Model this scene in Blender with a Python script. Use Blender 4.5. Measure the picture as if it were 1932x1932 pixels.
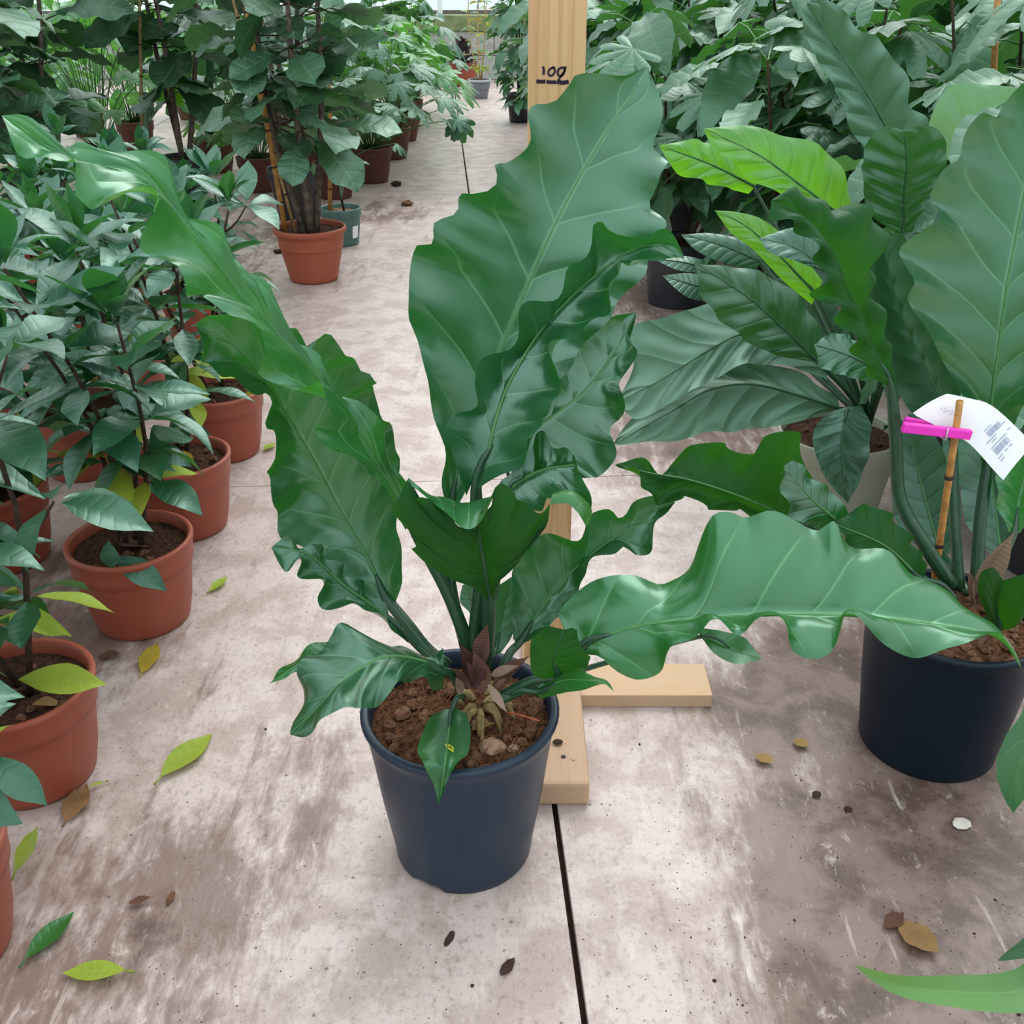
import bpy, math, random
from mathutils import Vector, Matrix
for o in list(bpy.data.objects): bpy.data.objects.remove(o)
S = bpy.context.scene
COL = S.collection
PI = math.pi

# ------------------------------------------------------------------ camera
CAM_H, PITCH, FPX, CXY = 1.138, math.radians(28.0), 1937.0, 966.0
cam_d = bpy.data.cameras.new('camera'); cam = bpy.data.objects.new('camera', cam_d); COL.objects.link(cam)
cam_d.sensor_width = 36.0; cam_d.lens = 36.0*FPX/1932.0; cam_d.clip_end = 200
cam.location = (0, 0, CAM_H); cam.rotation_euler = (PI/2-PITCH, 0, 0)
S.camera = cam
# ------------------------------------------------------------------ sky: bright overcast seen through the greenhouse
W = bpy.data.worlds.new('sky'); S.world = W; W.use_nodes = True
nt = W.node_tree; nt.nodes.clear()
wo = nt.nodes.new('ShaderNodeOutputWorld'); bg = nt.nodes.new('ShaderNodeBackground')
tc = nt.nodes.new('ShaderNodeTexCoord'); sx = nt.nodes.new('ShaderNodeSeparateXYZ')
rp = nt.nodes.new('ShaderNodeValToRGB')
rp.color_ramp.elements[0].position = 0.0; rp.color_ramp.elements[0].color = (.40, .455, .48, 1)
rp.color_ramp.elements[1].position = 1.0; rp.color_ramp.elements[1].color = (.90, .985, 1.0, 1)
nt.links.new(tc.outputs['Generated'], sx.inputs[0]); nt.links.new(sx.outputs['Z'], rp.inputs[0])
nt.links.new(rp.outputs[0], bg.inputs[0]); nt.links.new(bg.outputs[0], wo.inputs[0])
bg.inputs[1].default_value = 2.25
# ------------------------------------------------------------------ sun, softened by the roof film: high, from behind the plants
sd = bpy.data.lights.new('sun', 'SUN'); sun = bpy.data.objects.new('sun', sd); COL.objects.link(sun)
sd.energy = 1.7; sd.angle = math.radians(40); sd.color = (1, .97, .93)
sun.rotation_euler = (math.radians(-38), math.radians(14), 0); sun.location = (0, 3, 6)
S.view_settings.view_transform = 'Standard'; S.view_settings.look = 'None'
S.view_settings.exposure = 0.12; S.view_settings.gamma = 1.0
try: S.view_settings.use_curve_mapping = False
except Exception: pass

# ------------------------------------------------------------------ helpers
cP, sP = math.cos(PITCH), math.sin(PITCH)
def ray(px, py):
    cx, cy = (px-CXY)/FPX, -(py-CXY)/FPX
    return Vector((cx, cy*sP+cP, cy*cP-sP))
def at(px, py, D):                       # point on the ray at forward distance D
    d = ray(px, py); t = D/d.y
    return Vector((d.x*t, D, CAM_H+d.z*t))
def ground(px, py, z=0.0):               # point on the ray at height z
    d = ray(px, py); t = (z-CAM_H)/d.z
    return Vector((d.x*t, d.y*t, z))
def link(o, parent=None):
    COL.objects.link(o)
    if parent is not None: o.parent = parent
    return o
def mesh(name, v, f, uv=None, smooth=True):
    m = bpy.data.meshes.new(name); m.from_pydata([tuple(p) for p in v], [], f)
    if uv is not None:
        l = m.uv_layers.new(name='UVMap')
        for p in m.polygons:
            for li in p.loop_indices: l.data[li].uv = uv[m.loops[li].vertex_index]
    if smooth: m.polygons.foreach_set('use_smooth', [True]*len(m.polygons))
    m.update(); return m
def obj(name, m, mat=None, parent=None, mtx=None):
    o = bpy.data.objects.new(name, m)
    if mat is not None and len(m.materials) == 0: m.materials.append(mat)
    link(o, parent)
    if mtx is not None: o.matrix_local = mtx
    return o
def tag(o, label, cat, group=None, kind=None):
    if label: o['label'] = label
    if cat: o['category'] = cat
    if group: o['group'] = group
    if kind: o['kind'] = kind
    return o
def thing(name, loc, label, cat, group=None):
    o = bpy.data.objects.new(name, None); o.empty_display_size = .05; o.location = loc
    link(o); return tag(o, label, cat, group)
def cr(pts, n):                          # catmull-rom resample, uniform in chord length
    P = [Vector(p) for p in pts]
    seg = [0.0]
    for a, b in zip(P, P[1:]): seg.append(seg[-1]+max((b-a).length, 1e-6))
    T = seg[-1]; out = []; k = 0
    for i in range(n):
        s = T*i/(n-1)
        while k < len(P)-2 and s > seg[k+1]: k += 1
        u = (s-seg[k])/(seg[k+1]-seg[k])
        p1, p2 = P[k], P[k+1]; p0 = P[k-1] if k else p1*2-p2; p3 = P[k+2] if k+2 < len(P) else p2*2-p1
        out.append(.5*((2*p1)+(p2-p0)*u+(2*p0-5*p1+4*p2-p3)*u*u+(3*p1-p0-3*p2+p3)*u**3))
    return out
def tube_geo(pts, r0, r1, seg=7, cap=True):
    n = len(pts); V = []; F = []
    up = Vector((0, 0, 1))
    for i, p in enumerate(pts):
        t = (pts[min(i+1, n-1)]-pts[max(i-1, 0)])
        t = t.normalized() if t.length > 1e-9 else Vector((0, 0, 1))
        if i == 0: a = t.cross(up if abs(t.z) < .95 else Vector((0, 1, 0))).normalized()
        else: a = (a-t*a.dot(t)).normalized()            # carry the frame along, so the tube never twists shut
        b = t.cross(a)
        r = r0[i] if isinstance(r0, list) else r0+(r1-r0)*i/(n-1)
        for k in range(seg):
            th = 2*PI*k/seg; V.append(p+(a*math.cos(th)+b*math.sin(th))*r)
    for i in range(n-1):
        for k in range(seg):
            F.append((i*seg+k, i*seg+(k+1) % seg, (i+1)*seg+(k+1) % seg, (i+1)*seg+k))
    if cap:
        F.append(tuple(range(seg-1, -1, -1))); F.append(tuple((n-1)*seg+k for k in range(seg)))
    return V, F
def tube(name, pts, r0, r1, mat, parent=None, seg=7, off=None):
    if off is not None: pts = [p-off for p in pts]
    V, F = tube_geo(pts, r0, r1, seg); return obj(name, mesh(name, V, F), mat, parent)
def lathe_geo(prof, seg=48, wob=0.0, rng=None):
    V = []; F = []; n = len(prof)
    for r, z in prof:
        for k in range(seg):
            a = 2*PI*k/seg; V.append(Vector((r*math.cos(a), r*math.sin(a), z)))
    for i in range(n-1):
        for k in range(seg):
            F.append((i*seg+k, i*seg+(k+1) % seg, (i+1)*seg+(k+1) % seg, (i+1)*seg+k))
    F.append(tuple(range(seg-1, -1, -1)))
    return V, F
def box_geo(x0, x1, y0, y1, z0, z1, b=0.0):
    if b <= 0:
        V = [(x, y, z) for z in (z0, z1) for y in (y0, y1) for x in (x0, x1)]
        return V, [(0, 2, 3, 1), (4, 5, 7, 6), (0, 1, 5, 4), (2, 6, 7, 3), (0, 4, 6, 2), (1, 3, 7, 5)]
    import bmesh
    bm = bmesh.new(); vs = [bm.verts.new(p) for p in [(x, y, z) for z in (z0, z1) for y in (y0, y1) for x in (x0, x1)]]
    for f in [(0, 2, 3, 1), (4, 5, 7, 6), (0, 1, 5, 4), (2, 6, 7, 3), (0, 4, 6, 2), (1, 3, 7, 5)]: bm.faces.new([vs[i] for i in f])
    bmesh.ops.bevel(bm, geom=list(bm.edges), offset=b, segments=2, affect='EDGES', profile=.5)
    bm.verts.ensure_lookup_table(); bm.verts.index_update()
    V = [v.co.copy() for v in bm.verts]; F = [tuple(v.index for v in f.verts) for f in bm.faces]; bm.free()
    return V, F
def box(name, dims, mat, parent=None, b=0.0, smooth=False):
    V, F = box_geo(*dims, b); return obj(name, mesh(name, V, F, smooth=smooth), mat, parent)

# ------------------------------------------------------------------ node helper
class N:
    def __init__(s, name):
        s.m = bpy.data.materials.new(name); s.m.use_nodes = True; s.t = s.m.node_tree; s.t.nodes.clear()
        s.out = s.t.nodes.new('ShaderNodeOutputMaterial')
    def n(s, typ, **kw):
        x = s.t.nodes.new(typ)
        for k, v in kw.items():
            if k.startswith('i_'): x.inputs[k[2:].replace('_', ' ')].default_value = v
            else: setattr(x, k, v)
        return x
    def l(s, a, b): s.t.links.new(a, b); return s
    def math(s, op, a, b=None, c=None, clamp=False):
        x = s.n('ShaderNodeMath', operation=op); x.use_clamp = clamp
        for i, q in enumerate((a, b, c)):
            if q is None: continue
            if isinstance(q, (int, float)): x.inputs[i].default_value = q
            else: s.l(q, x.inputs[i])
        return x.outputs[0]
    def mix(s, f, a, b, mode='MIX'):
        x = s.n('ShaderNodeMix', data_type='RGBA', blend_type=mode)
        for sock, q in ((x.inputs[0], f), (x.inputs[6], a), (x.inputs[7], b)):
            if isinstance(q, (int, float)): sock.default_value = q
            elif isinstance(q, tuple): sock.default_value = (*q, 1) if len(q) == 3 else q
            else: s.l(q, sock)
        return x.outputs[2]
    def noise(s, scale, vec=None, detail=4, rough=.55, dist=0.0):
        x = s.n('ShaderNodeTexNoise'); x.inputs['Scale'].default_value = scale; x.inputs['Detail'].default_value = detail
        x.inputs['Roughness'].default_value = rough; x.inputs['Distortion'].default_value = dist
        if vec is not None: s.l(vec, x.inputs['Vector'])
        return x.outputs['Fac']
    def remap(s, v, a, b, c=0.0, d=1.0, smooth=True):
        x = s.n('ShaderNodeMapRange'); x.interpolation_type = 'SMOOTHSTEP' if smooth else 'LINEAR'
        s.l(v, x.inputs[0])
        for i, q in enumerate((a, b, c, d)): x.inputs[i+1].default_value = q
        return x.outputs[0]
    def mapping(s, vec, scale=(1, 1, 1), rot=(0, 0, 0), loc=(0, 0, 0)):
        x = s.n('ShaderNodeMapping'); x.inputs['Scale'].default_value = scale; x.inputs['Rotation'].default_value = rot
        x.inputs['Location'].default_value = loc; s.l(vec, x.inputs[0]); return x.outputs[0]
    def bsdf(s, col, rough=.5, spec=.5, bump=None, bs=.3, bd=.01, coat=0.0, metal=0.0):
        p = s.n('ShaderNodeBsdfPrincipled')
        for sock, q in ((p.inputs['Base Color'], col), (p.inputs['Roughness'], rough)):
            if isinstance(q, (int, float)): sock.default_value = q
            elif isinstance(q, tuple): sock.default_value = (*q, 1) if len(q) == 3 else q
            else: s.l(q, sock)
        p.inputs['Specular IOR Level'].default_value = spec; p.inputs['Metallic'].default_value = metal
        if coat: p.inputs['Coat Weight'].default_value = coat; p.inputs['Coat Roughness'].default_value = .25
        if bump is not None:
            b = s.n('ShaderNodeBump'); b.inputs['Strength'].default_value = bs; b.inputs['Distance'].default_value = bd
            s.l(bump, b.inputs['Height']); s.l(b.outputs[0], p.inputs['Normal'])
        return p
    def done(s, sh): s.l(sh.outputs[0], s.out.inputs[0]); return s.m
def srgb(r, g, b):
    f = lambda c: (c/255/12.92) if c/255 <= .04045 else ((c/255+.055)/1.055)**2.4
    return (f(r), f(g), f(b))

def leaf_mat(name, base, vein, nv=9, slant=.8, rough=.35, trans=.18, tcol=None, var=.12, spec=.85, gloss=.32, veinw=.10, veinamt=.55, bump=.25, blot=.25):
    base = tuple(c*.66 for c in base); vein = tuple(c*.7 for c in vein)
    a = N(name)
    uv = a.n('ShaderNodeUVMap'); uv.uv_map = 'UVMap'
    sp = a.n('ShaderNodeSeparateXYZ'); a.l(uv.outputs[0], sp.inputs[0])
    ab = a.math('MULTIPLY', a.math('ABSOLUTE', a.math('SUBTRACT', sp.outputs[0], .5)), 2.0)
    w = a.math('SUBTRACT', a.math('MULTIPLY', sp.outputs[1], float(nv)), a.math('MULTIPLY', a.math('POWER', ab, .8), slant))
    tri = a.math('MULTIPLY', a.math('ABSOLUTE', a.math('SUBTRACT', a.math('FRACT', w), .5)), 2.0)   # 1 on a vein
    vm = a.remap(tri, 1-veinw, 1.0)
    vm = a.math('MULTIPLY', vm, a.remap(ab, .98, .55))
    mm = a.remap(ab, .05, .015)
    mask = a.math('MAXIMUM', vm, mm)
    oi = a.n('ShaderNodeObjectInfo')
    geo = a.n('ShaderNodeNewGeometry')
    nz = a.noise(9, geo.outputs['Position'], 3)
    bc = a.mix(a.remap(nz, .35, .7), base, tuple(c*(1-blot) for c in base))
    hs = a.n('ShaderNodeHueSaturation'); a.l(bc, hs.inputs['Color'])
    a.l(a.math('ADD', a.math('MULTIPLY', oi.outputs['Random'], var*.22), .5-var*.14), hs.inputs['Hue'])
    a.l(a.math('ADD', a.math('MULTIPLY', oi.outputs['Random'], var*3.0), 1-var*1.2), hs.inputs['Value'])
    col = a.mix(a.math('MULTIPLY', mask, veinamt), hs.outputs[0], vein)
    fine = a.noise(220, geo.outputs['Position'], 2)
    h = a.math('ADD', a.math('MULTIPLY', a.math('POWER', tri, 4.0), -1.0), a.math('MULTIPLY', fine, .06))
    rg = a.math('ADD', a.math('MULTIPLY', a.noise(30, geo.outputs['Position'], 3), .16), rough-.08)
    p = a.bsdf(col, rg, spec, h, bump, .004, coat=gloss)
    p.inputs['Specular Tint'].default_value = (.52, 1.0, .84, 1); p.inputs['Coat IOR'].default_value = 1.75; p.inputs['Coat Roughness'].default_value = rough+.02
    tr = a.n('ShaderNodeBsdfTranslucent'); tb = tcol or tuple(min(1, c*3.2+.01) for c in base)
    a.l(a.mix(a.math('MULTIPLY', mask, .6), tb, tuple(c*.5 for c in tb)), tr.inputs[0])
    mx = a.n('ShaderNodeMixShader'); mx.inputs[0].default_value = trans
    a.l(p.outputs[0], mx.inputs[1]); a.l(tr.outputs[0], mx.inputs[2])
    return a.done(mx)
def plain(name, col, rough=.5, spec=.4, ns=40, amt=.25, bs=.15, bd=.004):
    a = N(name); g = a.n('ShaderNodeNewGeometry')
    nz = a.noise(ns, g.outputs['Position'], 4)
    c = a.mix(a.remap(nz, .3, .7), col, tuple(q*(1-amt) for q in col))
    return a.done(a.bsdf(c, rough, spec, nz, bs, bd))

M = {}
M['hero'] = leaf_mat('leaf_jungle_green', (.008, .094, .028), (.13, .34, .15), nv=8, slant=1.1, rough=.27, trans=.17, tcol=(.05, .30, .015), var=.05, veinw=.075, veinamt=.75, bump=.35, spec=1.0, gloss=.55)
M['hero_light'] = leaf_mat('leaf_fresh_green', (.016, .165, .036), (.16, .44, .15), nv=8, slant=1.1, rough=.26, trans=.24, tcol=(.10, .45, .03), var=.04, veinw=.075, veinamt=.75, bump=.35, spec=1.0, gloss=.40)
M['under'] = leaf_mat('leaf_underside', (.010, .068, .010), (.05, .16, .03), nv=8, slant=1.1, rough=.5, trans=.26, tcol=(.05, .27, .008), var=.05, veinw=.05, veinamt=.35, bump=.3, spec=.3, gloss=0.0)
M['anth'] = leaf_mat('leaf_quilted_green', (.022, .080, .040), (.05, .17, .08), nv=8, slant=.9, rough=.40, trans=.12, tcol=(.06, .26, .04), var=.10, veinw=.10, veinamt=.4, bump=.45)
M['lime_margin'] = leaf_mat('leaf_margin_green', (.03, .17, .012), (.09, .28, .06), nv=3, rough=.4, trans=.3, tcol=(.1, .5, .02), var=.02)
M['lime'] = leaf_mat('leaf_young_lime', (.085, .30, .012), (.04, .17, .01), nv=7, slant=.9, rough=.38, trans=.38, tcol=(.30, .80, .02), var=.06, veinw=.10, veinamt=.7, bump=.5)
M['pale'] = leaf_mat('leaf_pale_green', (.12, .30, .12), (.22, .42, .20), nv=7, slant=.9, rough=.45, trans=.3, tcol=(.3, .6, .2), var=.06)
M['shrub'] = leaf_mat('leaf_shrub_green', (.018, .102, .054), (.06, .19, .10), nv=7, slant=.8, rough=.36, trans=.18, tcol=(.07, .33, .03), var=.16, veinw=.10, veinamt=.35, bump=.15)
M['fiddle'] = leaf_mat('leaf_fiddle_green', (.046, .135, .060), (.22, .40, .20), nv=6, slant=.9, rough=.45, trans=.15, tcol=(.08, .28, .04), var=.16, veinw=.08, veinamt=.5, bump=.5)
M['fatsia'] = leaf_mat('leaf_aralia_green', (.042, .128, .055), (.12, .28, .13), nv=7, slant=.6, rough=.42, trans=.2, tcol=(.10, .36, .04), var=.18, veinw=.08, veinamt=.4, bump=.3)
M['bright'] = leaf_mat('leaf_bright_green', (.085, .27, .060), (.16, .36, .14), nv=6, slant=.6, rough=.42, trans=.28, tcol=(.18, .55, .06), var=.20, veinw=.08, veinamt=.4, bump=.3)
M['yellowgreen'] = leaf_mat('leaf_yellow_green', (.42, .55, .06), (.55, .66, .16), nv=7, slant=.7, rough=.5, trans=.2, tcol=(.6, .7, .1), var=.06, veinamt=.4, bump=.15, spec=.25, gloss=0.0)
M['yellow'] = leaf_mat('leaf_yellow', (.62, .46, .05), (.5, .4, .1), nv=6, slant=.7, rough=.55, trans=.2, tcol=(.7, .5, .05), var=.1, blot=.5, spec=.25, gloss=0.0)
M['tan'] = leaf_mat('leaf_dry_tan', (.40, .23, .09), (.3, .18, .06), nv=6, slant=.7, rough=.7, trans=.1, tcol=(.5, .3, .1), var=.1, blot=.5, spec=.25, gloss=0.0)
M['brown'] = leaf_mat('leaf_dry_brown', (.17, .07, .045), (.1, .04, .02), nv=6, slant=.7, rough=.7, trans=.05, tcol=(.2, .1, .05), var=.12, blot=.4, spec=.25, gloss=0.0)
M['sheath'] = leaf_mat('dry_sheath', (.20, .10, .085), (.34, .20, .16), nv=14, slant=.1, rough=.6, trans=.1, tcol=(.3, .15, .1), var=.4, blot=.5, spec=.25, gloss=0.0)
M['sheath_tan'] = leaf_mat('dry_sheath_tan', (.46, .33, .25), (.34, .20, .16), nv=14, slant=.1, rough=.6, trans=.1, tcol=(.5, .3, .2), var=.1, blot=.4, spec=.25, gloss=0.0)
M['strap'] = leaf_mat('leaf_strap_green', (.10, .26, .03), (.2, .4, .1), nv=1, slant=0, rough=.4, trans=.3, tcol=(.25, .55, .05), var=.02)
M['plain_green'] = leaf_mat('leaf_plain_green', (.03, .17, .02), (.09, .28, .06), nv=6, slant=.8, rough=.35, trans=.15, var=.02, veinamt=.25, veinw=.06, bump=.1)
M['petiole'] = plain('petiole_green', (.012, .060, .026), .35, .5, 60, .3)
M['midrib'] = plain('midrib_green', (.065, .20, .060), .4, .4, 60, .2)
M['midrib_dark'] = plain('midrib_dark', (.020, .085, .030), .4, .4, 60, .2)
M['stem'] = plain('stem_brown', (.060, .036, .026), .75, .25, 70, .5, .5)
M['bark'] = plain('bark_grey', (.20, .155, .13), .85, .2, 45, .55, .8, .008)
M['greenstem'] = plain('green_stem', (.07, .18, .05), .5, .4, 60, .3)
M['soil'] = plain('potting_soil', (.085, .042, .028), .95, .1, 120, .65, .9, .01)
M['soil_red'] = plain('coir_soil', (.155, .068, .036), .95, .1, 150, .7, 1.0, .01)
M['chip'] = plain('bark_chip', (.19, .095, .055), .9, .15, 90, .55, .9, .006)
M['chip_pale'] = plain('bark_chip_pale', (.36, .22, .15), .9, .15, 90, .4, .9, .006)
M['root'] = plain('aerial_root', (.26, .19, .085), .8, .2, 60, .5, .6)
M['fibre'] = plain('coir_fibre', (.22, .10, .05), .9, .1, 60, .4)
def pot_mat(name, col, rough, dirt, da, sc=.9, streak=True):
    a = N(name); tcx = a.n('ShaderNodeTexCoord'); g = a.n('ShaderNodeNewGeometry')
    n1 = a.noise(7, g.outputs['Position'], 5); n2 = a.noise(26, a.mapping(g.outputs['Position'], (1, 1, .12)), 4)
    f = a.math('MULTIPLY', a.remap(n1, .45, .75), da)
    c = a.mix(f, col, dirt); c = a.mix(a.math('MULTIPLY', a.remap(n2, .5, .8), da*.6), c, dirt)
    n3 = a.noise(160, g.outputs['Position'], 2)
    return a.done(a.bsdf(c, rough, sc*.5, n3, .06, .002))
M['terracotta'] = pot_mat('terracotta_plastic', (.285, .060, .031), .50, (.31, .11, .075), .35)
M['terracotta_bright'] = pot_mat('terracotta_bright', (.34, .082, .040), .55, (.30, .07, .035), .30)
M['terracotta_dark'] = pot_mat('terracotta_dark', (.115, .034, .022), .6, (.10, .04, .03), .4)
M['bluepot'] = pot_mat('dark_blue_plastic', (.012, .023, .043), .36, (.020, .036, .064), .30, .55)
M['navypot'] = pot_mat('navy_plastic', (.006, .012, .021), .42, (.010, .018, .030), .30, .30)  # dark blue pot plastic with the shade of the leaves above painted into its colour
M['blackpot'] = pot_mat('black_plastic', (.014, .017, .024), .42, (.06, .06, .065), .25)
M['bluerim'] = pot_mat('blue_rim', (.030, .052, .088), .34, (.05, .08, .12), .25)
M['tealpot'] = pot_mat('teal_plastic', (.070, .150, .135), .45, (.05, .10, .09), .3)
M['greypot'] = pot_mat('grey_plastic', (.155, .165, .19), .5, (.22, .22, .23), .3)
M['greyrim'] = pot_mat('grey_rim', (.36, .38, .42), .5, (.3, .3, .3), .3)
M['creampot'] = pot_mat('cream_plastic', (.30, .31, .24), .5, (.2, .2, .15), .3)
def wood_mat(name, col, dark, axis):
    a = N(name); g = a.n('ShaderNodeNewGeometry')
    sc = {'z': (1, 1, .045), 'y': (1, .06, 1), 'x': (.06, 1, 1)}[axis]
    v = a.mapping(g.outputs['Position'], sc)
    n1 = a.noise(75, v, 3, .5, .6); n2 = a.noise(22, v, 2)
    wv = a.math('FRACT', a.math('MULTIPLY', n2, 7.0))
    c = a.mix(a.math('MULTIPLY', a.remap(wv, .55, 1.0), .55), col, dark)
    c = a.mix(a.math('MULTIPLY', a.remap(n1, .45, .75), .35), c, dark)
    return a.done(a.bsdf(c, .62, .3, n1, .12, .002))
M['wood'] = wood_mat('pine_upright', (.58, .37, .195), (.43, .23, .10), 'z')
M['wood_y'] = wood_mat('pine_foot', (.46, .30, .20), (.44, .26, .14), 'y')
M['wood_x'] = wood_mat('pine_cross', (.52, .345, .225), (.52, .32, .18), 'x')
M['ink'] = plain('marker_ink', (.020, .010, .030), .5, .3, 60, .2)
M['bamboo'] = plain('bamboo_cane', (.50, .24, .060), .5, .4, 50, .45)
M['bamboo_pale'] = plain('bamboo_pale', (.55, .36, .16), .55, .3, 50, .4)
M['pink'] = plain('pink_plastic', (.80, .030, .48), .4, .5, 20, .08, .02)
M['paper'] = plain('white_paper', (.88, .89, .92), .7, .2, 60, .03, .03)
M['print'] = plain('blue_grey_print', (.36, .43, .60), .7, .2, 60, .1)
M['steel'] = plain('spring_steel', (.5, .48, .5), .3, .6, 60, .1)
M['whitebit'] = plain('chalky_flake', (.62, .57, .52), .9, .1, 60, .2, .4)
M['dark'] = plain('dark_crumb', (.055, .032, .026), .95, .1, 60, .3, .4)

# ================================================================== SETTING
def floor_mat(name):
    a = N(name); g = a.n('ShaderNodeNewGeometry'); P = g.outputs['Position']
    pale, mid, brown, dark = srgb(186, 170, 166), srgb(164, 145, 139), srgb(94, 68, 58), srgb(62, 46, 41)
    big = a.noise(2.3, P, 5, .6, .4); med = a.noise(9, P, 6, .65, .3); fine = a.noise(55, P, 5, .7)
    strk = a.noise(16, a.mapping(P, (1, .16, 1), (0, 0, math.radians(-4))), 5, .65, .2)
    strk2 = a.noise(42, a.mapping(P, (1, .10, 1), (0, 0, math.radians(12))), 4, .6)
    # stains and darker patches at fixed places on the slabs, some where pots stand
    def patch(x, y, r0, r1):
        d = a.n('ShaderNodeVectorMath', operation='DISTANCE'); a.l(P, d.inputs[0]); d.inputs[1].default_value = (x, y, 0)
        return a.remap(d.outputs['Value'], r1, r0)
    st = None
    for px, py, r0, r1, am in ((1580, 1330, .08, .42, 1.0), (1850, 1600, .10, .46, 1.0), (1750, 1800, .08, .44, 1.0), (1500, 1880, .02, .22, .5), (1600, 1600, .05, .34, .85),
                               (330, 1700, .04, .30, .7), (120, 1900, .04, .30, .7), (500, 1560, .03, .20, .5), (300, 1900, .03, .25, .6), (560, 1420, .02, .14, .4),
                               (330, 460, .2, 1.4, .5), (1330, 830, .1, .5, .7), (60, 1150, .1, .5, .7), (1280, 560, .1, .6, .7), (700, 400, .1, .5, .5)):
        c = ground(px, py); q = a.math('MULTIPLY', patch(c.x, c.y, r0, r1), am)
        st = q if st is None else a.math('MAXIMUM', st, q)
    col = a.mix(a.remap(med, .40, .60), pale, mid)
    s1 = a.math('ADD', a.math('MULTIPLY', big, .36), a.math('MULTIPLY', strk, .64))
    grain = a.noise(130, a.mapping(P, (1, .6, 1)), 5, .75); grit = a.noise(38, a.mapping(P, (1, .45, 1), (0, 0, .5)), 6, .75, .4)
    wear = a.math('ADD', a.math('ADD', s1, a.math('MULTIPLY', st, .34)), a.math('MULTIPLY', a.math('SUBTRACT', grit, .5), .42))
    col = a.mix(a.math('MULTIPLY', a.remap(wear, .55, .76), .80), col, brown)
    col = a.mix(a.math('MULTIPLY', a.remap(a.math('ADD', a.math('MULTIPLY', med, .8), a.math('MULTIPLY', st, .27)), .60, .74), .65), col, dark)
    col = a.mix(a.math('MULTIPLY', a.remap(strk2, .62, .72), .40), col, srgb(203, 188, 181))
    col = a.mix(a.math('MULTIPLY', a.remap(fine, .54, .70), .50), col, srgb(110, 92, 88))
    col = a.mix(a.math('MULTIPLY', a.remap(grain, .50, .68), .38), col, srgb(112, 94, 90))
    col = a.mix(a.math('MULTIPLY', a.remap(grit, .42, .30), .45), col, srgb(206, 194, 188))
    sp = a.n('ShaderNodeTexVoronoi'); sp.inputs['Scale'].default_value = 42; a.l(P, sp.inputs['Vector'])
    dots = a.math('MULTIPLY', a.remap(sp.outputs['Distance'], .13, .08), a.remap(a.noise(31, P, 2), .52, .60))
    col = a.mix(a.math('MULTIPLY', dots, .75), col, srgb(70, 52, 50))
    rg = a.math('ADD', a.math('MULTIPLY', med, .35), .22)
    h = a.math('ADD', a.math('MULTIPLY', med, .6), a.math('MULTIPLY', fine, .5))
    h = a.math('ADD', h, a.math('MULTIPLY', grit, .6))
    return a.done(a.bsdf(col, rg, .45, h, .45, .004))
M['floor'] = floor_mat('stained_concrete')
M['joint'] = plain('joint_dirt', (.035, .020, .016), .95, .1, 60, .4)
j1, j2 = ground(1047, 1525), ground(884, 359)
ang = math.atan2(-(j2.x-j1.x), j2.y-j1.y)            # aisle direction, turned a little to the left
t0 = j1-(j2-j1).normalized()*j1.y
fl = box('floor', (-16, 16, -4, 34, -.10, -.014), M['joint']); tag(fl, 'stained concrete slab floor of the nursery', None, kind='structure')
fl.location = (t0.x, t0.y, 0); fl.rotation_euler = (0, 0, ang)
SW, SL, Y0 = 2.45, 2.38, -2.44
for i in range(-6, 6):
    for j in range(0, 7):
        x0, y0 = i*SW, Y0+j*SL
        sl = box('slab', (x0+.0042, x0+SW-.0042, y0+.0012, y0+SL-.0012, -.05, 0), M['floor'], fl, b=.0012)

# far end of the greenhouse: low block wall, painted sill, glazing above
WY = 12.6
M['block'] = plain('grey_block', srgb(172, 172, 166), .9, .2, 14, .25, .3)
M['sill'] = plain('sill_green', (.22, .27, .12), .7, .3, 10, .4)
M['alu'] = plain('white_frame', (.75, .77, .78), .5, .4, 20, .1)
ag = N('polycarbonate_pane'); tr = ag.n('ShaderNodeBsdfTransparent'); tr.inputs[0].default_value = (.97, .98, .98, 1)
gl = ag.n('ShaderNodeBsdfGlossy'); gl.inputs['Roughness'].default_value = .1
mx = ag.n('ShaderNodeMixShader'); mx.inputs[0].default_value = .04
ag.l(tr.outputs[0], mx.inputs[1]); ag.l(gl.outputs[0], mx.inputs[2]); M['pane'] = ag.done(mx)
wl = box('wall_back', (-14, 14, .02, .16, 0, .50), M['joint']); tag(wl, 'low grey block wall at the far end of the greenhouse', None, kind='structure')
wl.location = (-.8, WY, 0)
for r in range(2):
    for c in range(-6, 6):
        box('block', (c*1.2+.6*(r % 2)+.004, c*1.2+1.2+.6*(r % 2)-.004, 0, .10, r*.25+.003, r*.25+.247), M['block'], wl, b=.004)
sl = box('sill', (-14, 14, -.03, .2, .50, .66), M['sill'], wl, b=.006)
wi = thing('window_1', (-.8, WY+.06, .66), 'tall white-framed glazing above the low wall', None); wi['kind'] = 'structure'
box('window_frame', (-14, 14, 0, .06, 3.4, 3.48), M['alu'], wi)
for k in range(-6, 7):
    box('mullion', (k*1.9-.025, k*1.9+.025, 0, .06, 0, 3.4), M['alu'], wi)
for k in range(-6, 6):
    box('pane', (k*1.9+.025, k*1.9+1.875, .027, .033, 0, 3.4), M['pane'], wi)

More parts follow.
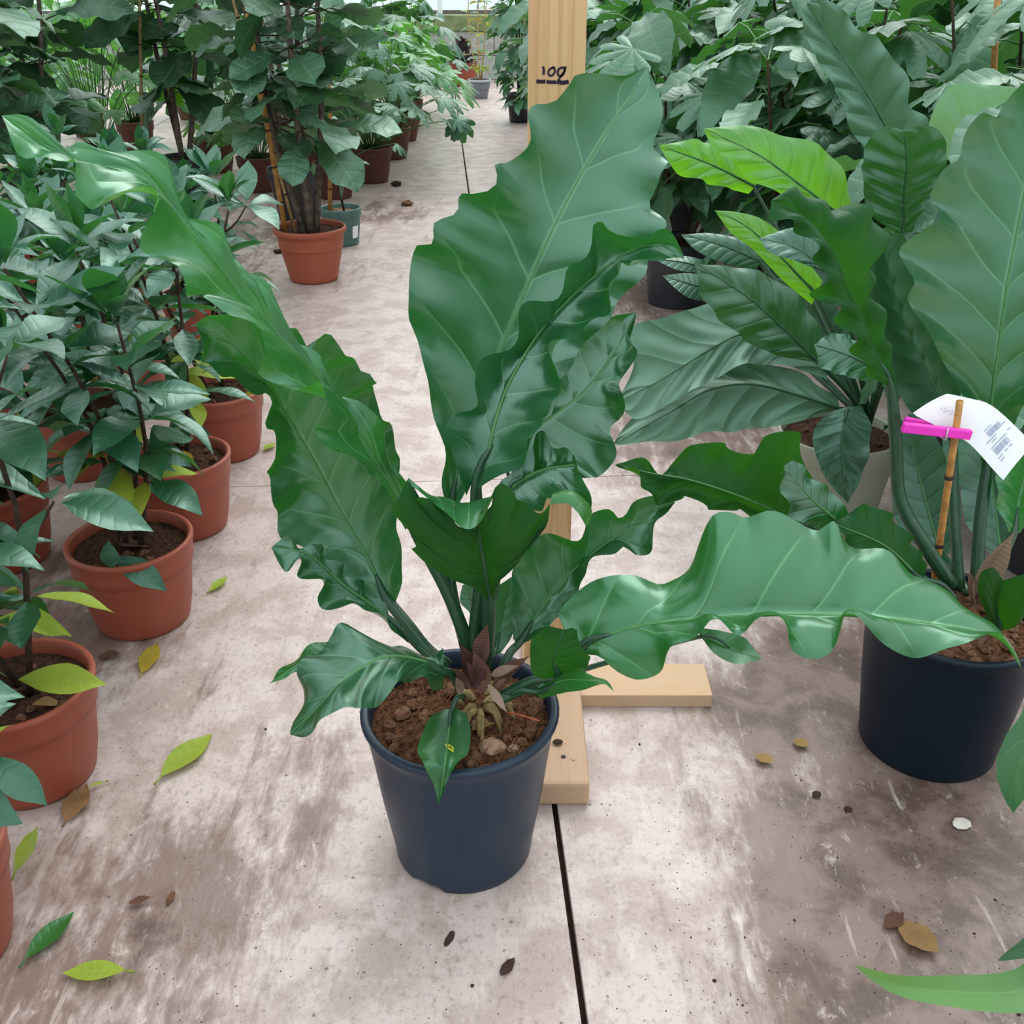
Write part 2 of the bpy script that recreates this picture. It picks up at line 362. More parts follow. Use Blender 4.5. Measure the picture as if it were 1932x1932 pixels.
# ================================================================== POTS AND SOIL
def pot_profile(kind, R, rb, H):
    t = .004
    if kind == 'nursery':      # tall dark pot: slim rounded lip, smooth wall, foot ring
        out = [(rb*.90, 0.0), (rb*.985, .0005), (rb, .004), (rb*1.005, .014), (rb+(R-rb)*.42, H*.45), (rb+(R-rb)*.62, H*.70), (R*.945, H-.030), (R*.955, H-.022), (R*.985, H-.012), (R, H-.007), (R, H-.003), (R-.003, H)]
        inn = [(R-.010, H), (R-.0125, H-.004), (R-.014, H-.02), (R-.020, H-.06)]
    elif kind == 'banded':     # short terracotta pot with a broad upper band
        out = [(rb*.86, .006), (rb*.93, .0), (rb*.97, .003), (rb*.99, .012), (rb+(R-rb)*.25, H*.25), (rb+(R-rb)*.62, H*.66), (R*.935, H*.715), (R*.955, H*.725), (R*.962, H*.80), (R*.972, H-.014), (R*.995, H-.010), (R, H-.006), (R*.998, H-.002), (R-.004, H)]
        inn = [(R-.008, H), (R-.011, H-.004), (R-.013, H-.02), (R-.02, H-.06)]
    elif kind == 'rolled':     # classic pot with a fat rolled lip
        out = [(rb*.92, 0), (rb*.99, .004), (rb, .012), (rb+(R-rb)*.45, H*.50), (R*.885, H*.74), (R*.90, H*.75), (R*.905, H*.78), (R*.895, H*.79), (R*.905, H*.82), (R*.90, H*.83), (R*.925, H-.030), (R*.965, H-.026), (R*.995, H-.018), (R, H-.011), (R*.985, H-.003), (R*.955, H)]
        inn = [(R*.93, H-.003), (R*.915, H-.012), (R*.91, H-.03), (R*.88, H-.08)]
    else:                      # 'square lip': nursery pot with a deep vertical collar
        out = [(rb*.93, .004), (rb*.99, 0), (rb, .005), (rb+(R-rb)*.75, H*.78), (R*.95, H*.79), (R*.985, H*.795), (R*.99, H*.80), (R, H-.004), (R-.002, H)]
        inn = [(R-.006, H), (R-.009, H-.005), (R-.012, H-.06)]
    return out+inn
POTCACHE = {}
def soil_mesh(R, seed, amp):
    rng = random.Random(seed); V = [Vector((0, 0, amp*.4))]; F = []; uvn = 28; rings = 7
    for i in range(1, rings+1):
        for k in range(uvn):
            a = 2*PI*k/uvn; r = R*i/rings
            V.append(Vector((r*math.cos(a), r*math.sin(a), rng.uniform(-amp, amp)*(1 if i < rings else .3))))
    for k in range(uvn): F.append((0, 1+k, 1+(k+1) % uvn))
    for i in range(rings-1):
        for k in range(uvn):
            F.append((1+i*uvn+k, 1+(i+1)*uvn+k, 1+(i+1)*uvn+(k+1) % uvn, 1+i*uvn+(k+1) % uvn))
    return mesh('soil', V, F)
def chunk_mesh(seed, flat=.6):
    rng = random.Random(seed); V = []; F = []; n, m = 5, 8
    for i in range(n):
        ph = PI*(i+.5)/n
        for k in range(m):
            a = 2*PI*k/m; r = rng.uniform(.72, 1.15)
            V.append(Vector((math.sin(ph)*math.cos(a)*r, math.sin(ph)*math.sin(a)*r*.75, math.cos(ph)*flat*r)))
    for i in range(n-1):
        for k in range(m): F.append((i*m+k, (i+1)*m+k, (i+1)*m+(k+1) % m, i*m+(k+1) % m))
    F.append(tuple(range(m))); F.append(tuple((n-1)*m+k for k in range(m-1, -1, -1)))
    return mesh('chunk', V, F, smooth=False)
CHUNKS = [chunk_mesh(s) for s in range(6)]
SOILS = {}
def add_pot(root, kind, R, rb, H, mat, soilmat, seed=0, fill=None, chunks=0, rimmat=None, chipm=None):
    key = (kind, round(R, 4), round(rb, 4), round(H, 4), mat.name)
    if key not in POTCACHE:
        V, F = lathe_geo(pot_profile(kind, R, rb, H), 56); POTCACHE[key] = mesh('pot', V, F)
    p = obj('pot', POTCACHE[key], mat, root)
    zf = fill if fill is not None else H-.022
    rs = {'rolled': R*.905, 'banded': R-.0135}.get(kind, R-.0145)
    sk = (round(rs, 4), seed % 3, soilmat.name)
    if sk not in SOILS: SOILS[sk] = soil_mesh(rs, seed % 3, .006)
    sm = Matrix.Translation((0, 0, zf)) @ Matrix.Rotation(seed*1.3, 4, 'Z')
    so = obj('soil', SOILS[sk], soilmat, root, sm)
    rng = random.Random(seed+77)
    for k in range(chunks):
        a = rng.uniform(0, 2*PI); r = rs*.92*math.sqrt(rng.random()); s = rng.uniform(.004, .011)
        mm = Matrix.Translation((r*math.cos(a), r*math.sin(a), zf+s*.4)) @ Matrix.Rotation(rng.uniform(0, 6), 4, 'Z') @ Matrix.Rotation(rng.uniform(-.6, .6), 4, 'X') @ Matrix.Scale(s, 4)
        c = bpy.data.objects.new('bark_chip', CH[(chipm or 'chip', rng.randrange(6))]); link(c, so); c.matrix_local = sm.inverted() @ mm
    return zf
CH = {}
for mk in ('chip', 'chip_pale', 'soil', 'dark'):
    for i, c in enumerate(CHUNKS):
        q = c.copy(); q.materials.append(M[mk]); CH[(mk, i)] = q

# ================================================================== BIG LEAVES traced from margins and midrib
def blade_geo(mid, left, right, n=60, m=10, ruf=.0, fr=6, bow=.0, quilt=.0, nq=8, seed=0, dl=0.0, dr=0.0, curl=0.0, al=.65):
    """mid: (px,py,D); left/right margins: (px,py) or (px,py,dD); distances follow the midrib plus an offset."""
    rng = random.Random(seed)
    md = cr([Vector(p) for p in mid], 40)
    def Dm(t):
        x = t*(len(md)-1); i = min(int(x), len(md)-2); return md[i].z+(md[i+1].z-md[i].z)*(x-i)
    Mi = cr([at(p[0], p[1], p[2]) for p in mid], n)
    def margin(pts, dd):
        L = [0.0]
        for a, b in zip(pts, pts[1:]): L.append(L[-1]+math.hypot(b[0]-a[0], b[1]-a[1]))
        out = []
        for p, s in zip(pts, L):
            t = s/L[-1]; env = math.sin(PI*min(1, max(0, t)))**.5 if 0 < t < 1 else 0
            out.append((t, p, env, p[2] if len(p) > 2 else dd))
        # blend arc length with the nearest station of the midrib, kept in order
        ts = []
        for t, p, env, d_ in out:
            j = min(range(len(md)), key=lambda i: (md[i].x-p[0])**2+(md[i].y-p[1])**2)
            ts.append(t*(1-al)+al*j/(len(md)-1))
        ts[0], ts[-1] = 0.0, 1.0
        for i in range(1, len(ts)): ts[i] = max(ts[i], ts[i-1]+.004)
        T_ = ts[-1]; ts = [q/T_ for q in ts]
        P3 = [at(p[0], p[1], Dm(q)+d_*env) for q, (t, p, env, d_) in zip(ts, out)]
        res = []; k = 0
        for i in range(n):
            q = i/(n-1)
            while k < len(P3)-2 and q > ts[k+1]: k += 1
            u = (q-ts[k])/(ts[k+1]-ts[k]); p1, p2 = P3[k], P3[k+1]
            h = ts[k+1]-ts[k]
            m1 = (p2-P3[k-1])*(h/(ts[k+1]-ts[k-1])) if k else (p2-p1)
            m2 = (P3[k+2]-p1)*(h/(ts[k+2]-ts[k])) if k+2 < len(P3) else (p2-p1)
            res.append(p1*(2*u**3-3*u*u+1)+m1*(u**3-2*u*u+u)+p2*(3*u*u-2*u**3)+m2*(u**3-u*u))
        return res
    Le, Ri = margin(left, dl), margin(right, dr)
    ph = rng.uniform(0, 6), rng.uniform(0, 6); ruf *= 1.15
    V = []; UV = []; F = []; cols = 2*m+1
    for i in range(n):
        v = i/(n-1); T = (Mi[min(i+1, n-1)]-Mi[max(i-1, 0)])
        A = Ri[i]-Le[i]
        Nn = A.cross(T)
        Nn = Nn.normalized() if Nn.length > 1e-9 else Vector((0, 0, 1))
        env = math.sin(PI*v)**.6 if 0 < v < 1 else 0
        for k in range(cols):
            s = (k-m)/m; e = abs(s); tgt = Le[i] if s < 0 else Ri[i]
            p = Mi[i].lerp(tgt, e)
            side = 0 if s < 0 else 1
            o = bow*4*e*(1-e)*env
            o += ruf*env*(e**2.0)*math.sin(2*PI*fr*v*(1+.12*side)+ph[side]+.9*math.sin(5*v+ph[1-side]))*(.35+.65*e)*(1-.45*curl*max(0, e-.9)*10)
            if quilt: o += quilt*env*abs(math.sin(PI*(nq*v-.9*e**.8)))*min(1, e*3)*min(1, (1-e)*4)
            V.append(p+Nn*o); UV.append((.5+.5*s, v))
    for i in range(n-1):
        for k in range(cols-1):
            F.append((i*cols+k, i*cols+k+1, (i+1)*cols+k+1, (i+1)*cols+k))
    return V, F, UV, Mi
def big_leaf(root, mid, left, right, mat, crown=None, pr=.008, via=None, rib='midrib', name='leaf', ribr=.0024, **kw):
    base = root.location
    V, F, UV, Mi = blade_geo(mid, left, right, **kw)
    lf = obj(name, mesh(name, [v-base for v in V], F, UV), M[mat], root)
    n = len(Mi); nrm = []
    cols = 2*kw.get('m', 10)+1; m_ = kw.get('m', 10)
    pts = [V[i*cols+m_]-base for i in range(n)][: int(n*.97)]
    VV, FF = tube_geo(pts[::2]+[pts[-1]], ribr, ribr*.22, 6)
    obj('midrib', mesh('midrib', VV, FF), M[rib], lf)
    if crown is not None:
        c = at(*crown); e = Mi[0]; d = (Mi[1]-Mi[0]).normalized()
        pts = [c]+([at(*q) for q in via] if via else [c.lerp(e, .5)+Vector((0, 0, .01))])+[e+d*.008, e+d*.045]
        tube('petiole', cr(pts, 16), [pr*(1-.25*k/15)*(1 if k < 12 else 1-.72*((k-11)/4)**1.3) for k in range(16)], 0, M['petiole'], root, 9, base)
    return lf

# ================================================================== THE TALL ANTHURIUM IN THE MIDDLE
PC = Vector((at(868, 1337, 1.107).x, 1.107, 0))
main = thing('potted_anthurium', PC, 'large wavy-leaved anthurium in a dark blue pot before the wooden measuring post', 'potted plant')
zf = add_pot(main, 'nursery', .135, .099, .252, M['bluepot'], M['soil_red'], 3, .226, 70)
pm = main.children[0].data
for v in pm.vertices:
    aa = math.degrees(math.atan2(v.co.y, v.co.x)) % 360
    if v.co.z < .006 and 228 <= aa <= 252 and v.co.xy.length > .085: v.co.z += .007
HERO = [
 dict(mid=[(848,965,1.15),(872,850,1.18),(908,750,1.21),(932,690,1.225),(985,565,1.26),(1035,450,1.29),(1085,350,1.32),(1150,240,1.35),(1195,175,1.37),(1220,126,1.385)],
      left=[(846,965),(836,930),(838,850),(822,790),(800,700),(790,640),(772,600),(768,560),(777,504),(791,457),(812,462),(818,420),(865,400),(870,367),(884,363),(901,369),(933,348),(931,311),(957,306),(998,274),(992,218),(1010,196),(1050,190),(1073,160),(1084,143),(1147,138),(1180,142),(1220,126)],
      right=[(855,965),(900,900),(960,820),(1050,720),(1130,620),(1215,510),(1240,450),(1252,414),(1231,389),(1238,360),(1243,324),(1259,305),(1237,277),(1243,243),(1249,193),(1238,158),(1220,126)],
      mat='hero', dl=-.055, dr=-.03, ruf=.012, fr=8, bow=-.012, quilt=.004, nq=8, m=12, n=72, crown=(880,1225,1.13), via=[(850,1100,1.14)], pr=.0085, seed=4),
 dict(mid=[(895,900,1.10),(920,855,1.11),(932,805,1.12),(954,737,1.14),(998,656,1.17),(1040,600,1.18),(1100,540,1.19),(1170,485,1.19),(1235,462,1.17),(1292,487,1.14)],
      left=[(880,935),(868,900),(850,850),(848,800),(856,780),(890,765),(895,725),(920,680),(960,640),(1000,590),(1050,545),(1095,500),(1117,425),(1145,428),(1160,445),(1190,446),(1235,430),(1270,445),(1292,487)],
      right=[(890,930),(945,895),(985,882),(1000,850),(1000,815),(1045,765),(1050,700),(1048,655),(1060,625),(1105,632),(1130,600),(1150,560),(1165,515),(1155,482),(1190,503),(1240,485),(1292,487)],
      mat='hero', dl=-.02, dr=-.07, ruf=.016, fr=6, bow=-.02, quilt=.006, nq=8, m=11, n=64, crown=(893,1240,1.12), via=[(905,1090,1.12),(900,980,1.10)], pr=.010, seed=9),
 dict(mid=[(962,935,1.20),(998,824,1.23),(1050,780,1.26),(1103,737,1.29),(1156,668,1.33),(1200,590,1.37)],
      left=[(960,925),(985,880),(1010,800),(1050,720),(1055,670),(1060,640),(1110,635),(1150,600),(1200,590)],
      right=[(975,935),(1050,905),(1140,897),(1155,862),(1155,812),(1177,782),(1168,742),(1182,702),(1202,662),(1192,640),(1200,590)],
      mat='hero', dl=-.01, dr=-.02, ruf=.010, fr=5, bow=-.012, quilt=.004, crown=(910,1235,1.14), via=[(930,1080,1.16)], seed=12),
 dict(mid=[(775,985,1.125),(735,915,1.115),(700,860,1.10),(660,795,1.09),(612,728,1.075),(560,668,1.06),(490,595,1.04),(420,510,1.02),(350,425,1.0),(290,350,.985),(235,318,.97),(170,318,.955),(130,300,.945),(80,272,.935),(40,240,.925),(3,218,.92)],
      left=[(765,1000),(740,955),(715,905),(690,875),(660,858),(605,840),(598,800),(640,785),(632,738),(590,718),(560,738),(522,738),(508,700),(520,655),(485,645),(430,600),(425,560),(400,545),(340,562),(325,545),(322,500),(275,430),(278,392),(255,362),(212,365),(200,385),(140,382),(133,345),(152,325),(120,318),(85,288),(50,290),(20,262),(3,218)],
      right=[(795,1005),(780,950),(745,885),(722,812),(675,758),(627,722),(589,683),(541,623),(500,572),(470,525),(462,478),(430,470),(385,430),(330,402),(308,375),(297,320),(270,292),(215,275),(165,288),(135,290),(108,275),(100,248),(60,225),(3,218)],
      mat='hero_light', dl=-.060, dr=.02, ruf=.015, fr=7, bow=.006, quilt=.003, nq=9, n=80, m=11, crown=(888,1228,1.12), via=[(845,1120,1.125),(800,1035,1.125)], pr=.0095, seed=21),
 dict(mid=[(735,1140,1.16),(690,1045,1.185),(640,960,1.20),(590,865,1.20),(545,790,1.19),(510,735,1.17),(460,670,1.14),(410,630,1.12),(368,612,1.11)],
      left=[(722,1142),(680,1125),(640,1085),(600,1060),(560,1030),(525,1000),(520,950),(508,915),(505,885),(520,860),(515,815),(500,790),(515,770),(500,745),(450,725),(400,692),(375,680),(385,655),(368,612)],
      right=[(745,1140),(760,1090),(752,1010),(748,940),(752,900),(752,860),(738,810),(715,770),(702,735),(713,720),(692,700),(680,705),(662,665),(650,664),(625,640),(600,640),(588,655),(560,625),(530,630),(480,600),(440,590),(395,595),(368,612)],
      mat='hero', dl=-.04, dr=-.045, ruf=.009, fr=9, bow=-.018, quilt=.006, nq=9, n=70, m=11, crown=(845,1258,1.11), via=[(805,1225,1.125),(770,1180,1.14)], pr=.0095, seed=33),
 dict(mid=[(760,1188,1.11),(735,1168,1.11),(692,1135,1.10),(650,1105,1.09),(610,1068,1.085),(575,1042,1.08),(512,1033,1.075)],
      left=[(772,1215),(745,1190),(715,1160),(690,1142),(660,1142),(617,1150),(605,1125),(605,1100),(570,1088),(562,1058),(540,1078),(522,1055),(512,1033)],
      right=[(760,1180),(720,1142),(690,1110),(655,1080),(625,1055),(602,1030),(567,1028),(545,1010),(525,1020),(512,1033)],
      mat='hero', dl=-.035, dr=.015, ruf=.007, fr=5, bow=-.006, crown=(842,1262,1.10), via=[(798,1228,1.11)], pr=.006, seed=41),
 dict(mid=[(838,1268,1.05),(800,1248,1.03),(746,1238,1.0),(703,1248,.98),(645,1285,.955),(609,1325,.94),(547,1386,.925)],
      left=[(836,1300),(812,1302),(800,1278),(780,1282),(747,1292),(735,1308),(700,1340),(680,1340),(645,1331),(612,1350),(597,1380),(575,1390),(547,1386)],
      right=[(836,1222),(810,1240),(770,1225),(735,1222),(690,1200),(640,1181),(625,1200),(600,1225),(575,1240),(565,1275),(572,1300),(560,1350),(547,1386)],
      mat='hero', dl=-.04, dr=.05, ruf=.006, fr=4, bow=.006, crown=(868,1300,1.08), pr=.006, seed=52),
 dict(mid=[(690,1230,1.05),(640,1228,1.04),(590,1238,1.03),(550,1262,1.02),(506,1292,1.01)],
      left=[(690,1250),(640,1262),(590,1268),(562,1272),(540,1275),(506,1292)],
      right=[(690,1215),(640,1205),(595,1215),(560,1238),(530,1265),(506,1292)],
      mat='hero_light', dl=-.01, dr=.03, ruf=.004, fr=3, crown=(850,1275,1.09), pr=.005, seed=57, n=30),
 dict(mid=[(852,1338,1.075),(846,1385,1.02),(842,1425,.972),(838,1455,.955),(828,1518,.950)],
      left=[(840,1338),(815,1352),(795,1388),(788,1412),(797,1440),(815,1475),(828,1518)],
      right=[(862,1336),(880,1350),(888,1390),(880,1425),(858,1448),(842,1480),(828,1518)],
      mat='hero_small', dl=.004, dr=.004, ruf=.003, fr=2, bow=.005, n=34, m=7, crown=(875,1315,1.09), pr=.004, ribr=.0018, seed=61),
 dict(al=0, mid=[(926,1132,1.09),(916,1080,1.06),(908,1030,1.035),(904,1003,1.02),(901,986,1.005)],
      left=[(918,1132),(902,1113),(872,1082),(836,1060),(797,1055),(776,1044),(786,1030),(776,997),(742,978),(738,956),(752,934),(770,910),(778,935),(797,930),(822,952),(844,968),(872,996),(901,988)],
      right=[(934,1132),(943,1091),(954,1063),(987,1030),(1010,1016),(1017,989),(1033,986),(1036,951),(1014,962),(987,955),(968,923),(951,917),(932,929),(926,948),(910,967),(901,986)],
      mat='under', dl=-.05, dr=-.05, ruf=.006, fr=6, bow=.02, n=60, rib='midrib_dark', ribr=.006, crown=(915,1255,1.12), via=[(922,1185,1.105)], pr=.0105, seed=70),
 dict(al=.3, mid=[(940,945,1.06),(985,905,1.075),(1030,885,1.08),(1088,876,1.08)],
      left=[(935,935),(950,905),(978,868),(1000,849),(1010,820),(1028,818),(1042,841),(1070,848),(1083,858),(1088,876)],
      right=[(950,945),(968,925),(979,951),(1003,964),(1025,956),(1045,936),(1075,930),(1098,950),(1110,972),(1117,945),(1102,910),(1092,890),(1088,876)],
      mat='hero', dl=.03, dr=-.06, ruf=.004, fr=4, bow=-.015, crown=(905,1240,1.12), via=[(935,1100,1.13)], pr=.007, seed=77, n=48),
 dict(mid=[(978,1218,1.17),(1012,1160,1.20),(1050,1110,1.225),(1110,1050,1.25),(1180,1000,1.27),(1230,965,1.28),(1274,948,1.29)],
      left=[(968,1205),(966,1129),(968,1088),(987,1035),(1014,1018),(1040,1008),(1083,1018),(1105,1000),(1115,975),(1148,958),(1165,975),(1180,968),(1200,948),(1240,935),(1274,948)],
      right=[(1000,1208),(1050,1170),(1092,1130),(1100,1085),(1108,1062),(1150,1045),(1180,1032),(1200,1050),(1222,1046),(1232,1012),(1240,985),(1274,948)],
      mat='hero', dl=-.02, dr=-.02, ruf=.008, fr=5, bow=-.008, crown=(945,1270,1.13), pr=.0065, seed=83),
 dict(mid=[(1098,1214,1.10),(1200,1182,1.09),(1290,1170,1.08),(1400,1163,1.07),(1500,1160,1.06),(1600,1162,1.055),(1700,1170,1.05),(1830,1188,1.045),(1890,1210,1.04),(1927,1262,1.035)],
      left=[(1065,1190),(1050,1165),(1085,1120),(1130,1092),(1200,1085),(1250,1105),(1300,1068),(1325,1010),(1348,972),(1380,966),(1410,974),(1450,966),(1500,980),(1545,1000),(1570,985),(1600,1025),(1670,1040),(1720,1080),(1745,1090),(1830,1150),(1885,1195),(1927,1262)],
      right=[(1090,1235),(1130,1238),(1160,1265),(1200,1282),(1245,1268),(1265,1225),(1310,1200),(1345,1168),(1395,1198),(1430,1165),(1480,1172),(1495,1225),(1540,1245),(1578,1215),(1585,1160),(1640,1185),(1700,1238),(1790,1225),(1850,1200),(1885,1198),(1910,1222),(1927,1262)],
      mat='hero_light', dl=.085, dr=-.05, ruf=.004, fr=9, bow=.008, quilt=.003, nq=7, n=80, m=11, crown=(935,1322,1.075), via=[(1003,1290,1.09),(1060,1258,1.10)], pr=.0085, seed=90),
 dict(mid=[(1052,1282,1.07),(1045,1245,1.05),(1055,1210,1.045),(1065,1188,1.05)],
      left=[(1030,1285),(1006,1272),(1000,1230),(1008,1200),(1028,1182),(1065,1188)],
      right=[(1075,1278),(1115,1245),(1098,1222),(1090,1200),(1088,1185),(1065,1188)],
      mat='under', dl=-.01, dr=.01, ruf=.003, fr=2, n=30, seed=95, rib='midrib_dark', ribr=.002, crown=(950,1310,1.08), pr=.006),
 dict(mid=[(1010,1308,1.07),(1060,1284,1.05),(1110,1284,1.03),(1140,1288,1.02),(1160,1306,1.01)],
      left=[(1015,1295),(1055,1268),(1090,1262),(1120,1276),(1145,1284),(1160,1306)],
      right=[(1020,1318),(1070,1306),(1100,1302),(1130,1292),(1145,1292),(1160,1306)],
      mat='hero_small', dl=.02, dr=-.02, n=26, m=6, crown=(950,1318,1.08), pr=.005, ribr=.0015, seed=97),
 dict(mid=[(1320,1195,1.12),(1380,1225,1.11),(1438,1243,1.10)],
      left=[(1325,1185),(1360,1190),(1405,1203),(1420,1220),(1438,1243)], right=[(1325,1205),(1350,1235),(1385,1252),(1415,1250),(1438,1243)],
      mat='hero_small', dl=.02, dr=-.02, n=24, m=6, crown=(1060,1275,1.12), via=[(1180,1240,1.14)], pr=.004, ribr=.0015, seed=98),
 dict(mid=[(932,1238,1.16),(942,1190,1.19),(952,1140,1.21),(965,1088,1.23)],
      left=[(925,1230),(912,1180),(925,1120),(965,1088)], right=[(945,1232),(966,1200),(980,1140),(965,1088)],
      mat='pale_hero', dl=-.01, dr=0, n=26, m=6, crown=(920,1262,1.13), pr=.004, ribr=.0018, seed=99),
 dict(mid=[(905,1175,1.16),(892,1140,1.18),(872,1105,1.2)],
      left=[(895,1175),(885,1155),(868,1135),(872,1105)], right=[(915,1170),(915,1125),(895,1092),(872,1105)],
      mat='pale_hero', n=22, m=6, crown=(905,1255,1.13), pr=.004, ribr=.0018, seed=101),
]
M['hero_small'] = leaf_mat('leaf_small_green', (.020, .150, .030), (.10, .30, .09), nv=6, slant=.9, rough=.36, trans=.2, tcol=(.1, .45, .03), var=.03, veinw=.06, veinamt=.35, bump=.08, gloss=.3)
M['pale_hero'] = leaf_mat('leaf_new_green', (.035, .125, .055), (.12, .30, .12), nv=7, slant=1.0, rough=.4, trans=.25, tcol=(.1, .4, .08), var=.05)
for h in HERO: big_leaf(main, **h)
# light curled lip of the cupped front leaf
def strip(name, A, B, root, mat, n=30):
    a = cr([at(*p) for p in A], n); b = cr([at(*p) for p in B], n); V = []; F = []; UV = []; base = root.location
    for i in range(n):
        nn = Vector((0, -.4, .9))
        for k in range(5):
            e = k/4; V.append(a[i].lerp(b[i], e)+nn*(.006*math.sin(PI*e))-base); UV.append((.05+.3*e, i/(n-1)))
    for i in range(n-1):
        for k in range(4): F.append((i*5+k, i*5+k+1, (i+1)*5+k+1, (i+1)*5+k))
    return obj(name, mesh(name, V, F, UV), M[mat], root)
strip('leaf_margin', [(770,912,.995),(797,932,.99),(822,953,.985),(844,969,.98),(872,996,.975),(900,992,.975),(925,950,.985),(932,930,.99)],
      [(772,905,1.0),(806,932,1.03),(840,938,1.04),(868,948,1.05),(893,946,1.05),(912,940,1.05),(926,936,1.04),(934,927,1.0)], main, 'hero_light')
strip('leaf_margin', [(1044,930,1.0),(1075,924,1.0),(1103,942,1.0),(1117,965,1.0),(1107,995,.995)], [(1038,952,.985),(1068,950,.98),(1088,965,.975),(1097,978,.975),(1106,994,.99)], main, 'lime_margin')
# dry sheaths, aerial roots and coarse bits round the crown
def small_leaf_geo(L, Wd, n=9, m=2, fold=.3, droop=.4, tip=1.3, base=.8, wave=.0, wf=3, ph=0.0, obov=0.0):
    V = []; UV = []; F = []; cols = 2*m+1
    x = y = z = 0.0
    pts = []; th = 0.0; 
    for i in range(n):
        pts.append((y, z)); th = -droop*((i+.5)/(n-1)); y += math.cos(th)*L/(n-1); z += math.sin(th)*L/(n-1)
    for i in range(n):
        v = i/(n-1); vv = v**(1+obov)
        w = Wd*.5*(math.sin(PI*min(1, max(0, vv**base)))**(tip if vv > .5 else .9) if 0 < v < 1 else .02)
        w = max(w, Wd*.012)
        for k in range(cols):
            s = (k-m)/m; e = abs(s)
            zz = fold*w*e+wave*L*e*e*math.sin(2*PI*wf*v+ph+(PI*.7 if s > 0 else 0))
            V.append(Vector((s*w, pts[i][0], pts[i][1]+zz))); UV.append((.5+.5*s, v))
    for i in range(n-1):
        for k in range(cols-1): F.append((i*cols+k, i*cols+k+1, (i+1)*cols+k+1, (i+1)*cols+k))
    return V, F, UV
def orient(pos, d, up=Vector((0, 0, 1)), s=1.0, roll=0.0):
    y = Vector(d).normalized(); u = Vector(up)
    if abs(y.dot(u)) > .97: u = Vector((0, 1, 0))
    x = y.cross(u).normalized(); z = x.cross(y)
    R = Matrix((x, y, z)).transposed().to_4x4()
    return Matrix.Translation(pos) @ R @ Matrix.Rotation(roll, 4, 'Y') @ Matrix.Scale(s, 4)
sv = small_leaf_geo(1, .26, 9, 2, .9, -.5); SHE = mesh('dry_sheath', *sv[:2], sv[2]); SHE.materials.append(M['sheath'])
rng = random.Random(5); cw = at(905, 1290, 1.115)-PC; cw.z = zf
for (px, py, ex, ey, D, L, mt) in [(905,1300,850,1205,1.10,.05,0),(915,1305,880,1215,1.09,.045,0),(930,1290,1010,1245,1.09,.075,0),(925,1275,985,1262,1.08,.06,1),(905,1255,935,1165,1.10,.06,0),
        (900,1290,868,1245,1.07,.04,0),(885,1300,845,1262,1.07,.05,0),(910,1285,905,1235,1.07,.04,0),(920,1290,950,1340,1.06,.05,1),(900,1295,925,1262,1.065,.035,0),(870,1310,850,1270,1.06,.03,1),(935,1300,965,1282,1.06,.04,0)]:
    a, b = at(px, py, D), at(ex, ey, D-.012); me = SHE
    if mt:
        me = SHE.copy(); me.materials.clear(); me.materials.append(M['sheath_tan'])
    o = bpy.data.objects.new('dry_sheath', me); link(o, main); o.matrix_local = orient(a-PC, b-a, Vector((0, -.5, .8)), (b-a).length*1.1)
for k in range(16):
    a = rng.uniform(0, 2*PI); r0 = rng.uniform(.008, .03); r1 = r0+rng.uniform(.012, .04)
    p0 = cw+Vector((math.cos(a)*r0, math.sin(a)*r0-.012, .028)); p1 = cw+Vector((math.cos(a)*r1, math.sin(a)*r1-.012, rng.uniform(-.002, .012)))
    tube('root', cr([p0, p0.lerp(p1, .5)+Vector((0, 0, .016)), p1], 7), rng.uniform(.0035, .006), .0025, M['root'], main, 6)
tube('root', cr([at(958,1344,1.09)-PC, at(985,1350,1.075)-PC, at(1018,1360,1.065)-PC], 8), .0014, .001, plain('orange_root', (.45, .10, .03), .5), main, 5)
for (px, py, s, k, mt) in [(927,1410,.019,0,'chip_pale'),(1012,1330,.018,1,'chip'),(1005,1345,.012,2,'chip'),(968,1412,.009,3,'chip_pale'),(760,1345,.016,4,'chip'),(735,1370,.012,5,'chip'),(1000,1385,.012,2,'chip'),(985,1400,.010,1,'chip'),(905,1365,.013,3,'chip_pale'),(960,1330,.008,4,'chip_pale'),(780,1330,.013,0,'chip'),(800,1355,.011,2,'chip')]:
    p = ground(px, py, zf+.004)-PC
    o = bpy.data.objects.new('bark_chunk', CH[(mt, k)]); link(o, main); o.matrix_local = Matrix.Translation(p) @ Matrix.Rotation(k*1.1, 4, 'Z') @ Matrix.Scale(s, 4)
sv = small_leaf_geo(1, .5, 7, 2, .5, .3); DRYL = mesh('dry_leaf', *sv[:2], sv[2]); DRYL.materials.append(M['tan'])
o = bpy.data.objects.new('dry_leaf', DRYL); link(o, main); o.matrix_local = orient(ground(890, 1378, zf+.012)-PC, (.9, .5, .1), s=.035)
V = []; F = []
for k in range(420):
    a = rng.uniform(0, 2*PI); r = .116*math.sqrt(rng.random()); th = rng.uniform(0, PI); L = rng.uniform(.006, .024)
    p = Vector((math.cos(a)*r, math.sin(a)*r, zf+rng.uniform(.002, .009))); d = Vector((math.cos(th)*L, math.sin(th)*L, rng.uniform(-.003, .006)))
    if (p+d).xy.length > .118: continue
    v, f = tube_geo([p, p+d*.5+Vector((0, 0, .003)), p+d], .0008, .0005, 3, False); b0 = len(V); V += v; F += [tuple(i+b0 for i in q) for q in f]
fb = obj('coir_fibres', mesh('coir_fibres', V, F), M['fibre'], main); fb['kind'] = 'stuff'
